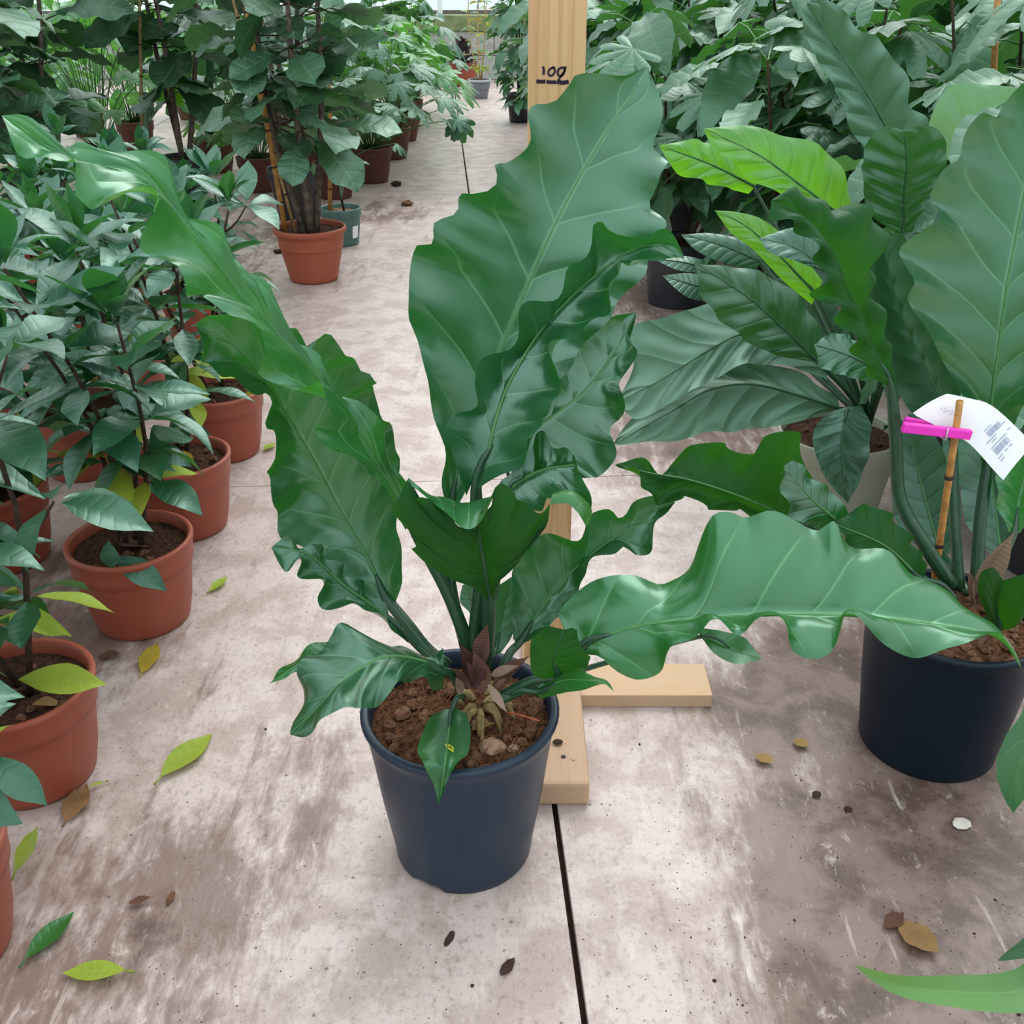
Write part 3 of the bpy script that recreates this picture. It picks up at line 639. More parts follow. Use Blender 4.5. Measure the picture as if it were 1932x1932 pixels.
# yellow blotch with a brown centre on the hanging leaf
hl = [c for c in main.children if c.name.startswith('leaf')][8]
tgt = at(850, 1411, .985); dv = (tgt-cam.location).normalized()
best = min(hl.data.vertices, key=lambda v: ((v.co+PC-cam.location)-dv*((v.co+PC-cam.location).dot(dv))).length)
for rr, mk, off in ((.0085, plain('spot_yellow', (.40, .42, .03), .45), .0007), (.0028, plain('spot_brown', (.10, .04, .015), .6), .0011)):
    V = []; nn = best.normal if best.normal.dot(dv) < 0 else -best.normal; ax = nn.cross(Vector((0, 0, 1))).normalized(); ay = nn.cross(ax)
    for k in range(14): V.append(best.co+nn*off+(ax*math.cos(k*2*PI/14)*.75+ay*math.sin(k*2*PI/14))*rr*(1+.2*math.sin(k*2.7)))
    obj('blotch', mesh('blotch', V, [tuple(range(14))]), mk, hl)

# ================================================================== THE SECOND ANTHURIUM (right) AND THE QUILTED ONE BEHIND IT
RC = Vector((.690, 1.335, 0))
right_pl = thing('potted_anthurium', RC, 'broad-leaved anthurium in a dark blue pot with a price ticket on a cane', 'potted plant')
zr = add_pot(right_pl, 'nursery', .137, .108, .250, M['navypot'], M['soil_red'], 4, .222, 60)
RK = (1835, 1150, 1.35)
RL = [
 dict(mid=[(1862,890,1.425),(1870,770,1.44),(1885,650,1.45),(1900,540,1.46),(1920,430,1.48),(1945,300,1.5),(1975,160,1.52)],
      left=[(1852,890,0),(1842,800,0),(1814,742,-.012),(1773,670,-.03),(1745,619),(1715,560),(1722,535),(1709,505),(1704,468),(1735,437),(1772,405),(1760,372),(1772,322),(1815,297),(1823,241),(1858,211),(1880,222),(1900,190),(1940,150),(1975,160)],
      right=[(1872,890),(1905,820),(1940,750),(1990,680),(2030,600),(2060,500),(2070,400),(2060,300),(2020,200),(1975,160)],
      mat='hero', dl=-.05, dr=-.05, ruf=.010, fr=7, bow=-.014, quilt=.005, n=64, m=11, crown=(1842,1120,1.36), via=[(1848,1000,1.395)], pr=.011, seed=3, ribr=.0035),
 dict(mid=[(1800,830,1.46),(1770,740,1.49),(1720,640,1.52),(1685,545,1.54),(1668,442,1.56)],
      left=[(1785,830),(1720,780),(1690,720),(1662,610),(1648,520),(1655,460),(1668,442)],
      right=[(1812,820),(1810,720),(1790,650),(1755,570),(1725,490),(1700,440),(1668,442)],
      mat='anth', dl=-.03, dr=-.03, ruf=.005, fr=4, bow=-.012, quilt=.004, crown=(1810,1110,1.37), via=[(1800,960,1.42)], pr=.009, seed=5),
 dict(mid=[(1682,728,1.40),(1645,650,1.385),(1605,565,1.365),(1565,480,1.345),(1510,410,1.325),(1455,378,1.31)],
      left=[(1672,728),(1634,702),(1599,627),(1579,590),(1542,558),(1550,500),(1520,445),(1487,418),(1457,413),(1455,378)],
      right=[(1690,726),(1680,680),(1662,610),(1650,560),(1617,543),(1647,517),(1645,482),(1668,452),(1664,422),(1643,400),(1612,383),(1575,397),(1535,375),(1500,353),(1455,378)],
      mat='under', dl=-.04, dr=.03, ruf=.012, fr=7, bow=.018, n=60, rib='midrib_dark', crown=(1795,1105,1.34), via=[(1740,1020,1.36),(1697,940,1.385),(1690,830,1.395)], pr=.0115, seed=8),
 dict(mid=[(1508,985,1.33),(1400,938,1.29),(1300,905,1.265),(1230,893,1.255),(1160,877,1.245)],
      left=[(1515,975),(1535,930),(1520,880),(1502,814),(1445,828),(1428,850),(1398,856),(1370,838),(1330,836),(1290,846),(1272,866),(1255,890),(1225,878),(1200,864),(1160,877)],
      right=[(1500,988),(1430,985),(1400,962),(1340,962),(1300,936),(1265,948),(1240,952),(1215,920),(1208,893),(1160,877)],
      mat='under', dl=.03, dr=-.02, ruf=.009, fr=6, bow=.012, n=54, crown=(1760,1115,1.32), via=[(1640,1050,1.33)], pr=.007, seed=11),
 dict(mid=[(1592,992,1.31),(1535,945,1.29),(1478,880,1.27)],
      left=[(1560,1000),(1500,980),(1478,930),(1478,880)], right=[(1605,975),(1575,930),(1530,900),(1500,868),(1478,880)],
      mat='hero', dl=-.03, dr=.02, ruf=.006, fr=3, n=34, crown=(1770,1110,1.32), via=[(1680,1050,1.32)], pr=.006, seed=13),
 dict(mid=[(1742,1098,1.31),(1670,1030,1.29),(1565,985,1.27)],
      left=[(1750,1065),(1722,1022),(1695,985),(1672,966),(1622,950),(1600,972),(1565,985)], right=[(1735,1100),(1700,1090),(1650,1075),(1595,1020),(1565,985)],
      mat='under', dl=.03, dr=-.01, ruf=.010, fr=5, n=40, crown=(1800,1130,1.33), pr=.007, seed=15),
 dict(mid=[(1885,1190,1.27),(1880,1130,1.25),(1893,1095,1.24)],
      left=[(1870,1180),(1846,1120),(1852,1078),(1875,1070),(1893,1095)], right=[(1915,1185),(1955,1130),(1960,1080),(1925,1085),(1893,1095)],
      mat='under', dl=-.02, dr=-.02, n=30, bow=.012, rib='midrib_dark', crown=(1860,1170,1.33), pr=.007, seed=17),
 dict(mid=[(1912,1010,1.40),(1925,930,1.43),(1960,820,1.46)],
      left=[(1905,1010),(1880,940),(1885,890),(1920,820),(1960,820)], right=[(1925,1005),(1970,940),(1985,880),(1960,820)],
      mat='hero_light', dl=-.03, dr=-.03, n=34, ruf=.006, fr=3, quilt=.004, crown=(1860,1130,1.36), pr=.008, seed=18),
 dict(mid=[(1775,1050,1.52),(1750,960,1.56),(1725,860,1.6),(1715,780,1.62)],
      left=[(1760,1050),(1700,1000),(1680,920),(1690,840),(1715,780)], right=[(1790,1045),(1815,960),(1790,880),(1750,800),(1715,780)],
      mat='anth', dl=-.02, dr=-.02, n=34, ruf=.004, fr=3, crown=(1825,1120,1.40), pr=.007, seed=19),
 dict(mid=[(1890,1060,1.52),(1880,980,1.56),(1870,900,1.6),(1860,830,1.62)],
      left=[(1875,1055),(1820,980),(1815,920),(1830,850),(1860,830)], right=[(1905,1050),(1930,960),(1915,880),(1890,840),(1860,830)],
      mat='anth', dl=-.02, dr=-.02, n=34, ruf=.004, fr=3, crown=(1850,1120,1.40), pr=.007, seed=20),
]
for h in RL: big_leaf(right_pl, **h)
for (px, py, ex, ey, D, mt) in [(1842,1115,1903,990,1.30,1),(1835,1140,1805,1078,1.30,0),(1830,1145,1850,1095,1.29,0),(1850,1140,1880,1085,1.30,0),(1820,1150,1790,1120,1.29,0),(1840,1150,1815,1095,1.29,1),(1845,1215,1870,1200,1.25,1)]:
    a, b = at(px, py, D), at(ex, ey, D-.012); me = SHE.copy(); me.materials.clear(); me.materials.append(M['sheath_tan' if mt else 'sheath'])
    o = bpy.data.objects.new('dry_sheath', me); link(o, right_pl); o.matrix_local = orient(a-RC, b-a, Vector((0, -.5, .8)), (b-a).length*1.1)
for k, (px, py, s) in enumerate([(1785,1235,.012),(1840,1250,.014),(1870,1245,.010),(1910,1250,.013),(1900,1215,.016),(1860,1225,.012)]):
    p = ground(px, py, zr+.004)-RC; o = bpy.data.objects.new('bark_chunk', CH[('chip', k % 6)]); link(o, right_pl); o.matrix_local = Matrix.Translation(p) @ Matrix.Rotation(k*1.1, 4, 'Z') @ Matrix.Scale(s, 4)

MC = Vector((.735, 2.12, 0))
quilt_pl = thing('potted_anthurium', MC, 'anthurium with quilted dull and lime leaves in a cream pot behind the ticketed one', 'potted plant')
zm = add_pot(quilt_pl, 'collar', .135, .105, .22, M['creampot'], M['soil'], 5, .20, 14)
MK = (1640, 800, 2.12)
ML = [
 dict(mid=[(1560,700,2.04),(1475,628,2.0),(1400,630,1.95),(1330,665,1.91),(1250,715,1.87),(1163,760,1.83)],
      left=[(1550,680),(1490,600),(1420,560),(1335,570),(1260,600),(1200,610),(1188,640),(1195,690),(1163,760)],
      right=[(1560,715),(1490,692),(1400,690),(1330,725),(1260,762),(1200,792),(1163,760)], mat='anth_pale', dl=.05, dr=-.05, ruf=.008, fr=4, quilt=.010, nq=6, seed=1),
 dict(mid=[(1585,772,2.02),(1505,745,1.97),(1420,725,1.92),(1340,735,1.88),(1260,780,1.84),(1157,838,1.8)],
      left=[(1580,750),(1510,705),(1450,685),(1380,680),(1300,685),(1240,740),(1200,775),(1157,838)],
      right=[(1570,775),(1520,792),(1450,806),(1350,816),(1260,831),(1200,838),(1157,838)], mat='anth_pale', dl=.07, dr=-.04, ruf=.008, fr=4, bow=.01, quilt=.010, nq=7, seed=2),
 dict(mid=[(1545,685,1.93),(1480,622,1.87),(1420,568,1.82),(1360,527,1.78),(1308,495,1.74)],
      left=[(1535,682),(1470,672),(1420,650),(1370,612),(1330,570),(1318,530),(1308,495)],
      right=[(1560,655),(1535,600),(1500,552),(1430,512),(1380,503),(1340,500),(1308,495)], mat='anth_deep', dl=-.04, dr=.04, ruf=.006, fr=4, quilt=.008, nq=6, seed=3),
 dict(mid=[(1600,768,1.98),(1588,830,1.93),(1590,900,1.90),(1600,950,1.89)],
      left=[(1580,772),(1542,800),(1535,845),(1560,905),(1600,950)], right=[(1625,765),(1642,800),(1640,850),(1625,900),(1600,950)], mat='anth', dl=.01, dr=.01, ruf=.005, fr=3, quilt=.007, nq=5, seed=4, n=34),
 dict(mid=[(1425,352,2.35),(1340,310,2.3),(1243,274,2.26)], left=[(1412,366),(1340,346),(1270,320),(1243,274)], right=[(1432,332),(1385,292),(1320,264),(1243,274)], mat='lime', dl=-.02, dr=.03, ruf=.008, fr=3, quilt=.006, nq=5, seed=5, n=34),
 dict(mid=[(1590,410,2.25),(1500,342,2.2),(1430,292,2.16),(1328,243,2.12)],
      left=[(1562,405),(1490,372),(1420,342),(1390,312),(1350,287),(1328,243)], right=[(1608,390),(1585,312),(1535,270),(1455,250),(1400,236),(1328,243)], mat='lime', dl=-.03, dr=.05, ruf=.006, fr=3, quilt=.010, nq=6, seed=6),
 dict(mid=[(1540,555,2.12),(1460,472,2.07),(1400,422,2.04),(1348,397,2.02)],
      left=[(1532,575),(1480,532),(1420,470),(1380,440),(1348,397)], right=[(1552,530),(1505,470),(1440,415),(1390,400),(1348,397)], mat='lime', dl=-.02, dr=.03, quilt=.006, nq=5, seed=7, n=36),
 dict(mid=[(1585,535,2.0),(1505,470,1.97),(1433,450,1.95)], left=[(1560,515),(1500,492),(1450,475),(1433,450)], right=[(1582,520),(1545,460),(1505,430),(1450,443),(1433,450)], mat='anth', dl=-.03, dr=.03, quilt=.005, nq=5, seed=8, n=32),
 dict(mid=[(1710,320,2.40),(1665,230,2.40),(1630,170,2.40),(1590,110,2.40),(1550,50,2.39),(1522,5,2.38)],
      left=[(1690,320),(1640,285),(1602,240),(1590,190),(1570,158),(1540,110),(1522,70),(1512,25),(1522,5)],
      right=[(1725,310),(1750,225),(1716,200),(1712,140),(1682,110),(1655,68),(1622,58),(1600,28),(1565,2),(1522,5)], mat='anth_pale', dl=-.03, dr=-.03, ruf=.008, fr=5, quilt=.014, nq=7, seed=9, n=60),
 dict(mid=[(1705,440,2.2),(1705,370,2.18),(1710,310,2.16),(1705,248,2.14)],
      left=[(1690,440),(1642,402),(1628,340),(1630,290),(1650,247),(1680,238),(1705,248)], right=[(1720,438),(1757,362),(1782,312),(1786,272),(1762,240),(1730,240),(1705,248)], mat='anth_deep', dl=-.02, dr=-.02, ruf=.006, fr=4, quilt=.010, nq=6, seed=10),
 dict(mid=[(1805,310,2.35),(1835,240,2.36),(1935,168,2.36)], left=[(1785,300),(1752,245),(1770,190),(1800,160),(1850,158),(1935,168)], right=[(1812,312),(1830,285),(1885,235),(1935,168)], mat='pale', dl=.02, dr=-.02, ruf=.005, fr=3, quilt=.008, nq=6, seed=11, n=36),
 dict(mid=[(1668,705,1.80),(1605,672,1.77),(1536,650,1.75)], left=[(1640,722),(1582,706),(1546,690),(1536,650)], right=[(1655,682),(1612,640),(1572,628),(1536,650)], mat='hero', dl=-.02, dr=.02, ruf=.006, fr=4, seed=12, n=32),
 dict(mid=[(1440,495,2.3),(1360,462,2.28),(1285,443,2.26)], left=[(1420,510),(1350,490),(1310,470),(1285,443)], right=[(1445,480),(1400,452),(1340,440),(1285,443)], mat='anth', dl=-.03, dr=.03, quilt=.004, seed=13, n=30),
 dict(mid=[(1330,505,2.5),(1290,495,2.48),(1232,488,2.46)], left=[(1330,515),(1280,510),(1232,488)], right=[(1330,490),(1280,482),(1232,488)], mat='anth', dl=-.02, dr=.03, seed=14, n=24),
 dict(mid=[(1335,545,2.45),(1300,535,2.43),(1250,520,2.41)], left=[(1335,570),(1300,562),(1275,545),(1250,520)], right=[(1335,525),(1300,515),(1250,520)], mat='anth', dl=-.03, dr=.03, seed=15, n=24),
 dict(mid=[(1690,640,2.3),(1650,560,2.32),(1625,470,2.34),(1615,380,2.36)], left=[(1670,640),(1610,570),(1590,480),(1615,380)], right=[(1705,630),(1700,540),(1670,450),(1615,380)], mat='anth', dl=-.02, dr=-.02, quilt=.006, seed=16, n=32),
 dict(mid=[(1600,720,2.2),(1560,660,2.25),(1500,580,2.3),(1450,520,2.33)], left=[(1580,720),(1500,660),(1450,590),(1450,520)], right=[(1615,710),(1610,640),(1550,550),(1450,520)], mat='anth', dl=-.02, dr=-.02, quilt=.006, seed=17, n=32),
]
M['anth_deep'] = leaf_mat('leaf_quilted_deep', (.018, .085, .022), (.05, .17, .06), nv=7, slant=.9, rough=.34, trans=.15, tcol=(.06, .3, .02), var=.05, veinw=.12, veinamt=.45, bump=.45)
M['anth_pale'] = leaf_mat('leaf_quilted_dull', (.10, .215, .14), (.16, .30, .20), nv=7, slant=.9, rough=.48, trans=.12, tcol=(.1, .3, .08), var=.05, veinw=.12, veinamt=.45, bump=.9)
for h in ML:
    big_leaf(quilt_pl, crown=MK, pr=.006, ribr=.003, rib='midrib_dark', **h)

# ================================================================== LEAF KINDS FOR THE OTHER PLANTS
def kind_meshes(name, mat, specs):
    out = []
    for sp in specs:
        V, F, UV = small_leaf_geo(**sp); m_ = mesh(name, V, F, UV); m_.materials.append(M[mat]); out.append(m_)
    return out
def remat(ms, mat):
    out = []
    for q in ms:
        c = q.copy(); c.materials.clear(); c.materials.append(M[mat]); out.append(c)
    return out
LEAF = {}
LEAF['shrub'] = kind_meshes('leaf', 'shrub', [dict(L=1, Wd=w, n=10, m=2, fold=f, droop=d, tip=1.15, base=1.0, wave=wv, wf=2, ph=p, obov=.12) for w, f, d, wv, p in
    ((.40, .25, .5, .01, 0), (.44, .18, .9, .015, 1), (.37, .35, .25, .012, 2), (.48, .15, .7, .02, 3), (.34, .5, 1.15, .01, 4), (.42, .3, -.2, .012, 5))])
LEAF['shrub_yellow'] = remat(LEAF['shrub'][:2], 'yellowgreen')
LEAF['fiddle'] = kind_meshes('leaf', 'fiddle', [dict(L=1, Wd=w, n=11, m=3, fold=f, droop=d, tip=.6, base=.95, wave=wv, wf=3, ph=p, obov=.45) for w, f, d, wv, p in
    ((.62, .15, .5, .035, 0), (.70, .1, .8, .04, 1), (.58, .2, .2, .03, 2), (.66, .12, 1.0, .045, 3))])
def lobed_geo(nl, depth, spread, L=1.0, droop=.35, seed=0, teeth=0.0):
    rng = random.Random(seed); V = [Vector((0, 0, 0))]; UV = [(.5, .3)]; F = []
    na = nl*6+1; prev = None; rings = (.35, .7, 1.0)
    for ri, rr in enumerate(rings):
        for k in range(na):
            t = k/(na-1); a = (t-.5)*2*spread; x = (t*nl) % 1.0 if k < na-1 else 1.0
            lob = math.sin(PI*x)**.8; big = .62+.38*math.cos(a*.62)**2
            r = big*((1-depth)+depth*lob) if ri == 2 else big*((1-depth*.55)+depth*.55*lob)*rr
            if ri == 2 and teeth: r *= 1+teeth*(rng.random()-.5)
            r *= L*.62
            zz = -droop*(r/L)**2*1.1+.05*lob*rr-.03
            V.append(Vector((math.sin(a)*r, math.cos(a)*r, zz))); UV.append((.5+(x-.5)*.98, rr))
    for k in range(na-1): F.append((0, 1+k+1, 1+k))
    for ri in range(2):
        o = 1+ri*na
        for k in range(na-1): F.append((o+k, o+k+1, o+na+k+1, o+na+k))
    return V, F, UV
def lobed_kind(mat, specs):
    out = []
    for sp in specs:
        V, F, UV = lobed_geo(**sp); m_ = mesh('leaf', V, F, UV); m_.materials.append(M[mat]); out.append(m_)
    return out
LEAF['fatsia'] = lobed_kind('fatsia', [dict(nl=7, depth=.55, spread=2.2, droop=.45, seed=1, teeth=.12), dict(nl=5, depth=.5, spread=1.9, droop=.7, seed=2, teeth=.15), dict(nl=5, depth=.4, spread=1.6, droop=.9, seed=3, teeth=.12)])
LEAF['bright'] = lobed_kind('bright', [dict(nl=5, depth=.5, spread=2.0, droop=.5, seed=4, teeth=.1), dict(nl=3, depth=.5, spread=1.4, droop=.7, seed=5, teeth=.08), dict(nl=7, depth=.6, spread=2.3, droop=.6, seed=6, teeth=.1)])
LEAF['aralia_long'] = kind_meshes('leaf', 'fatsia', [dict(L=1, Wd=w, n=12, m=3, fold=.2, droop=d, tip=1.0, base=.95, wave=.03, wf=4, ph=p) for w, d, p in ((.42, .7, 0), (.5, 1.0, 1), (.38, .4, 2))])
LEAF['bright_simple'] = kind_meshes('leaf', 'bright', [dict(L=1, Wd=w, n=9, m=2, fold=.2, droop=d, tip=1.0, base=.9, wave=.02, wf=2, ph=p) for w, d, p in ((.42, .7, 0), (.5, 1.0, 1), (.38, .4, 2))])
LEAF['lime'] = remat(LEAF['shrub'], 'lime')
LEAF['dark_small'] = remat(LEAF['shrub'], 'fiddle')
LEAF['purple'] = None

def put(root, ms, rng, pos, d, s, up=Vector((0, 0, 1)), roll=.5, name='leaf'):
    o = bpy.data.objects.new(name, rng.choice(ms)); link(o, root)
    o.matrix_local = orient(pos, d, up, s, rng.uniform(-roll, roll)); return o
def stem_pts(p0, p1, rng, bend=.06, n=7):
    q = p0.lerp(p1, .5)+Vector((rng.uniform(-bend, bend), rng.uniform(-bend, bend), 0)); return cr([p0, q, p1], n)
def sample(pts, t):
    x = t*(len(pts)-1); i = min(int(x), len(pts)-2); return pts[i].lerp(pts[i+1], x-i)
def shrub(root, z0, H, spread, nst, nodes, per, size, seed, kind='shrub', stemmat='stem', lean=(0, 0), r=.006, t0=.25, yellow=0, elev=(-.05, .9), side=0.0):
    rng = random.Random(seed); ga = 2.4
    for s in range(nst):
        a = 2*PI*(s+rng.uniform(-.3, .3))/nst; rr = spread*rng.uniform(.5, 1.0) if nst > 1 else spread*.3
        h = H*rng.uniform(.74, 1.0)
        p0 = Vector((math.cos(a)*.018, math.sin(a)*.018, z0-.012)); p1 = Vector((math.cos(a)*rr+lean[0]*h, math.sin(a)*rr+lean[1]*h, z0+h))
        pts = stem_pts(p0, p1, rng)
        V, F = tube_geo(pts, r, r*.45, 6); st = obj('stem', mesh('stem', V, F), M[stemmat], root)
        az = rng.uniform(0, 6.28)
        for k in range(nodes):
            t = t0+(1-t0)*k/max(1, nodes-1); base = sample(pts, min(1, t)); top = k == nodes-1
            cnt = per+(2 if top else 0)
            if side and 0 < k < nodes-1 and rng.random() < side:      # side twig
                b2 = az+rng.uniform(0, 6.28); e = base+Vector((math.cos(b2)*.06, math.sin(b2)*.06, .06))
                V, F = tube_geo(cr([base, base.lerp(e, .5)+Vector((0, 0, -.01)), e], 5), r*.5, r*.3, 5); obj('twig', mesh('twig', V, F), M[stemmat], root); base = e
            for j in range(cnt):
                az += ga; el = elev[0]+(elev[1]-elev[0])*(t**2)*(.6 if not top else 1)+rng.uniform(-.3, .3)
                if top and j < 2: el += .5
                d = Vector((math.cos(az)*math.cos(el), math.sin(az)*math.cos(el), math.sin(el)))
                sz = size*rng.uniform(.72, 1.12)*(1.0 if not top else .85)
                ms = LEAF[kind]
                if yellow and k == 0 and rng.random() < yellow: ms = LEAF['shrub_yellow']
                put(root, ms, rng, base+d*.012, d, sz, roll=.5)
def rosette(root, z0, n, H, spread, size, seed, kind, pmat='greenstem', pr=.003, flat=.0):
    """leaves on long petioles from the pot"""
    rng = random.Random(seed); az = rng.uniform(0, 6)
    for k in range(n):
        az += 2.4; t = (k+.5)/n; rr = spread*(.25+.75*t)*rng.uniform(.7, 1.1); h = H*(1.05-.75*t**1.5)*rng.uniform(.8, 1.1)
        p0 = Vector((math.cos(az)*.02, math.sin(az)*.02, z0-.01)); p1 = Vector((math.cos(az)*rr, math.sin(az)*rr, z0+h))
        V, F = tube_geo(cr([p0, p0.lerp(p1, .5)+Vector((0, 0, h*.22)), p1], 6), pr, pr*.6, 5); obj('petiole', mesh('petiole', V, F), M[pmat], root)
        el = rng.uniform(-.7, .25)-.4*flat; d = Vector((math.cos(az)*math.cos(el), math.sin(az)*math.cos(el), math.sin(el)))
        put(root, LEAF[kind], rng, p1, d, size*rng.uniform(.7, 1.15), roll=.4)

# ------------------------------------------------------------------ left: shrubs in terracotta pots
GL = 'glossy-leaved shrubs in terracotta pots along the aisle'
def tpot(X, D, label, seed, H=.60, nst=4, nodes=6, per=5, size=.138, chunks=16, group=GL, lean=(0, 0), yellow=.3, spread=.15, R=.1175, side=.4, t0=.25):
    t = thing('potted_shrub', (X, D, 0), label, 'potted plant', group)
    z = add_pot(t, 'banded', R, R*.775, R*1.53, M['terracotta'], M['soil'], seed, None, chunks)
    shrub(t, z, H, spread, nst, nodes, per, size, seed, lean=lean, yellow=yellow, side=side, t0=t0)
    return t, z
ROW = [(-.750, .92, .50, 'shrub in a terracotta pot beside the fallen dark green leaf', 3),
       (-.757, 1.255, .66, 'shrub in a terracotta pot with a lime-yellow leaf lying across its rim', 4),
       (-.728, 1.700, .58, 'shrub in a terracotta pot with a curled brown leaf on its soil', 4),
       (-.746, 2.075, .56, 'shrub in a terracotta pot with two yellow leaves hanging over the rim', 3),
       (-.760, 2.485, .50, 'shrub in the aisle-row pot nearest the bamboo-staked fig', 3)]
row_things = []
for i, (X, D, H, lb, nst) in enumerate(ROW):
    row_things.append(tpot(X, D, lb, 100+i, H=H, nst=nst, lean=(-.10, 0), t0=.34 if i > 1 else .28))
back = [(-1.06, 1.48), (-1.10, 1.93), (-1.09, 2.38), (-1.12, 2.85), (-1.05, 3.35), (-1.47, 2.2), (-1.50, 2.7), (-1.46, 3.25), (-1.42, 3.8), (-1.86, 2.9), (-1.88, 3.45), (-1.83, 4.0), (-1.92, 2.38), (-2.28, 3.05), (-2.30, 3.62)]
for i, (X, D) in enumerate(back):
    tpot(X, D, 'glossy-leaved shrub in a terracotta pot in the crowded block behind the aisle row', 140+i, H=random.Random(i).uniform(.36, .50), nst=4, nodes=5, per=5, chunks=0, group='glossy-leaved shrubs in the crowded block behind the aisle row', size=.14)

# yellow and brown leaves that hang on or lie in the row's pots (parts of those plants)
def pinned(root, base, tip, kind, up=(0, 0, 1), mati=0, name='leaf', ws=1.0):
    d = tip-base; o = bpy.data.objects.new(name, LEAF[kind][mati]); link(o, root)
    m_ = orient(base-root.location, d, Vector(up), d.length); m_ = m_ @ Matrix.Diagonal((ws, 1, 1, 1)); o.matrix_local = m_; return o
LEAF['yellow'] = remat(LEAF['shrub'], 'yellow'); LEAF['tan'] = remat(LEAF['shrub'], 'tan'); LEAF['brown'] = remat(LEAF['shrub'], 'brown'); LEAF['dark_green'] = remat(LEAF['shrub'], 'hero_light')
r1, r2, r3, r4 = (row_things[i][0] for i in (1, 2, 3, 4))
r0_ = row_things[0][0]; pinned(r0_, at(-25, 1425, .93), at(75, 1508, .88), 'shrub', (.2, -.6, .8), 1, ws=.9)
pinned(r1, ground(35, 1282, .212), ground(188, 1276, .228), 'shrub_yellow', (0, -.5, .85), 0, ws=.95)
pinned(r1, ground(60, 1330, .172), ground(120, 1310, .172), 'tan', (0, -.3, .9), 1)
pinned(r2, ground(225, 1030, .185), ground(290, 1000, .172), 'brown', (0, -.5, .8), 1, ws=1.5)
pinned(r2, at(232, 955, 1.66), at(208, 905, 1.63), 'yellow', (0, -1, .2), 0, ws=1.4)
pinned(r2, at(215, 1050, 1.62), at(305, 1095, 1.56), 'shrub', (0, -.5, .8), 1, ws=.9)
pinned(r2, at(205, 1020, 1.6), at(205, 1078, 1.57), 'shrub', (0, -1, .3), 3, ws=1.3)
pinned(r3, at(270, 900, 2.0), at(243, 882, 1.97), 'yellow', (0, -.8, .5), 0, ws=1.2)
pinned(r3, at(345, 850, 2.04), at(362, 872, 2.02), 'yellow', (0, -.8, .5), 1, ws=1.2)
pinned(r3, at(275, 915, 1.95), at(365, 935, 1.90), 'shrub', (0, -.5, .85), 1, ws=.9)
pinned(r3, at(342, 770, 2.0), at(335, 850, 1.97), 'shrub', (0, -1, .2), 3, ws=1.1)
pinned(r4, at(350, 755, 2.40), at(412, 830, 2.34), 'shrub', (0, -.7, .6), 1, ws=1.0)
pinned(r4, at(500, 735, 2.40), at(455, 745, 2.38), 'yellow', (0, -.7, .6), 2, ws=.6)

# ------------------------------------------------------------------ figs, aralias and the rest of the nursery
def fig(X, D, label, potk, potm, R, H, seed, crown=(.45, 1.35), nst=4, size=.20, group=None, spread=.26, soilm='soil', kind='fiddle', nodes=6, per=4, r=.016, z_h=None):
    t = thing('potted_fig', (X, D, 0), label, 'potted plant', group)
    z = add_pot(t, potk, R, R*.68, H, M[potm], M[soilm], seed, None, 0)
    rng = random.Random(seed)
    for s in range(nst):
        a = 2*PI*(s+rng.uniform(-.3, .3))/nst; h = crown[1]*rng.uniform(.85, 1.0)
        p0 = Vector((math.cos(a)*.025, math.sin(a)*.025, z-.012)); p1 = Vector((math.cos(a)*spread*rng.uniform(.4, 1), math.sin(a)*spread*rng.uniform(.4, 1), h))
        pts = stem_pts(p0, p1, rng, .05, 9); V, F = tube_geo(pts, r, r*.4, 7); obj('trunk', mesh('trunk', V, F), M['bark'], t)
        t0 = (crown[0]-z)/(h-z); az = rng.uniform(0, 6)
        for k in range(nodes):
            tt = t0+(1-t0)*k/(nodes-1); base = sample(pts, min(1, tt))
            for j in range(per):
                az += 2.4; el = rng.uniform(-.5, .45)+.6*(k/(nodes-1))**2
                d = Vector((math.cos(az)*math.cos(el), math.sin(az)*math.cos(el), math.sin(el)))
                e = base+d*rng.uniform(.03, .10)
                V, F = tube_geo([base, base.lerp(e, .5), e], .0035, .0025, 5, False); obj('twig', mesh('twig', V, F), M['stem'], t)
                put(t, LEAF[kind], rng, e, d, size*rng.uniform(.75, 1.15), roll=.6)
    return t
figA = fig(-.815, 4.19, 'fiddle-leaf fig on grey trunks in a bright terracotta pot, staked with bamboo', 'rolled', 'terracotta_bright', .146, .215, 201, crown=(.60, 1.40), nst=5, size=.25, spread=.30)
fig(-1.76, 5.75, 'fiddle-leaf fig with a single tall dark trunk in a black pot', 'collar', 'blackpot', .14, .24, 202, crown=(.60, 1.55), nst=3, size=.31, spread=.34)
fig(-2.40, 5.35, 'fiddle-leaf fig in a wide black pot at the far left of the floor', 'collar', 'blackpot', .17, .24, 203, crown=(.55, 1.5), nst=4, size=.32, spread=.40)
fig(-1.10, 5.35, 'fiddle-leaf fig in a black pot behind the bamboo-staked one', 'collar', 'blackpot', .13, .25, 204, crown=(.6, 1.5), nst=3, size=.21, spread=.22, nodes=4)
fig(-2.2, 4.35, 'low fiddle-leaf fig between the shrub block and the black pots', 'banded', 'terracotta_dark', .13, .2, 205, crown=(.6, 1.35), nst=3, size=.30, spread=.3)
for i, (X, D) in enumerate([(-3.15, 4.75), (-3.5, 5.9)]):
    fig(X, D, 'fiddle-leaf fig at the far left edge beyond the wide black pot', 'collar', 'blackpot', .15, .24, 206+i, crown=(.55, 1.5), nst=3, size=.30, spread=.34, group='figs at the far left edge')
tl = thing('potted_sapling', (-.785, 4.80, 0), 'thin sapling tied to an orange cane in a teal pot', 'potted plant')
zt = add_pot(tl, 'collar', .094, .074, .165, M['tealpot'], M['chip_pale'], 6, None, 24, chipm='chip_pale')
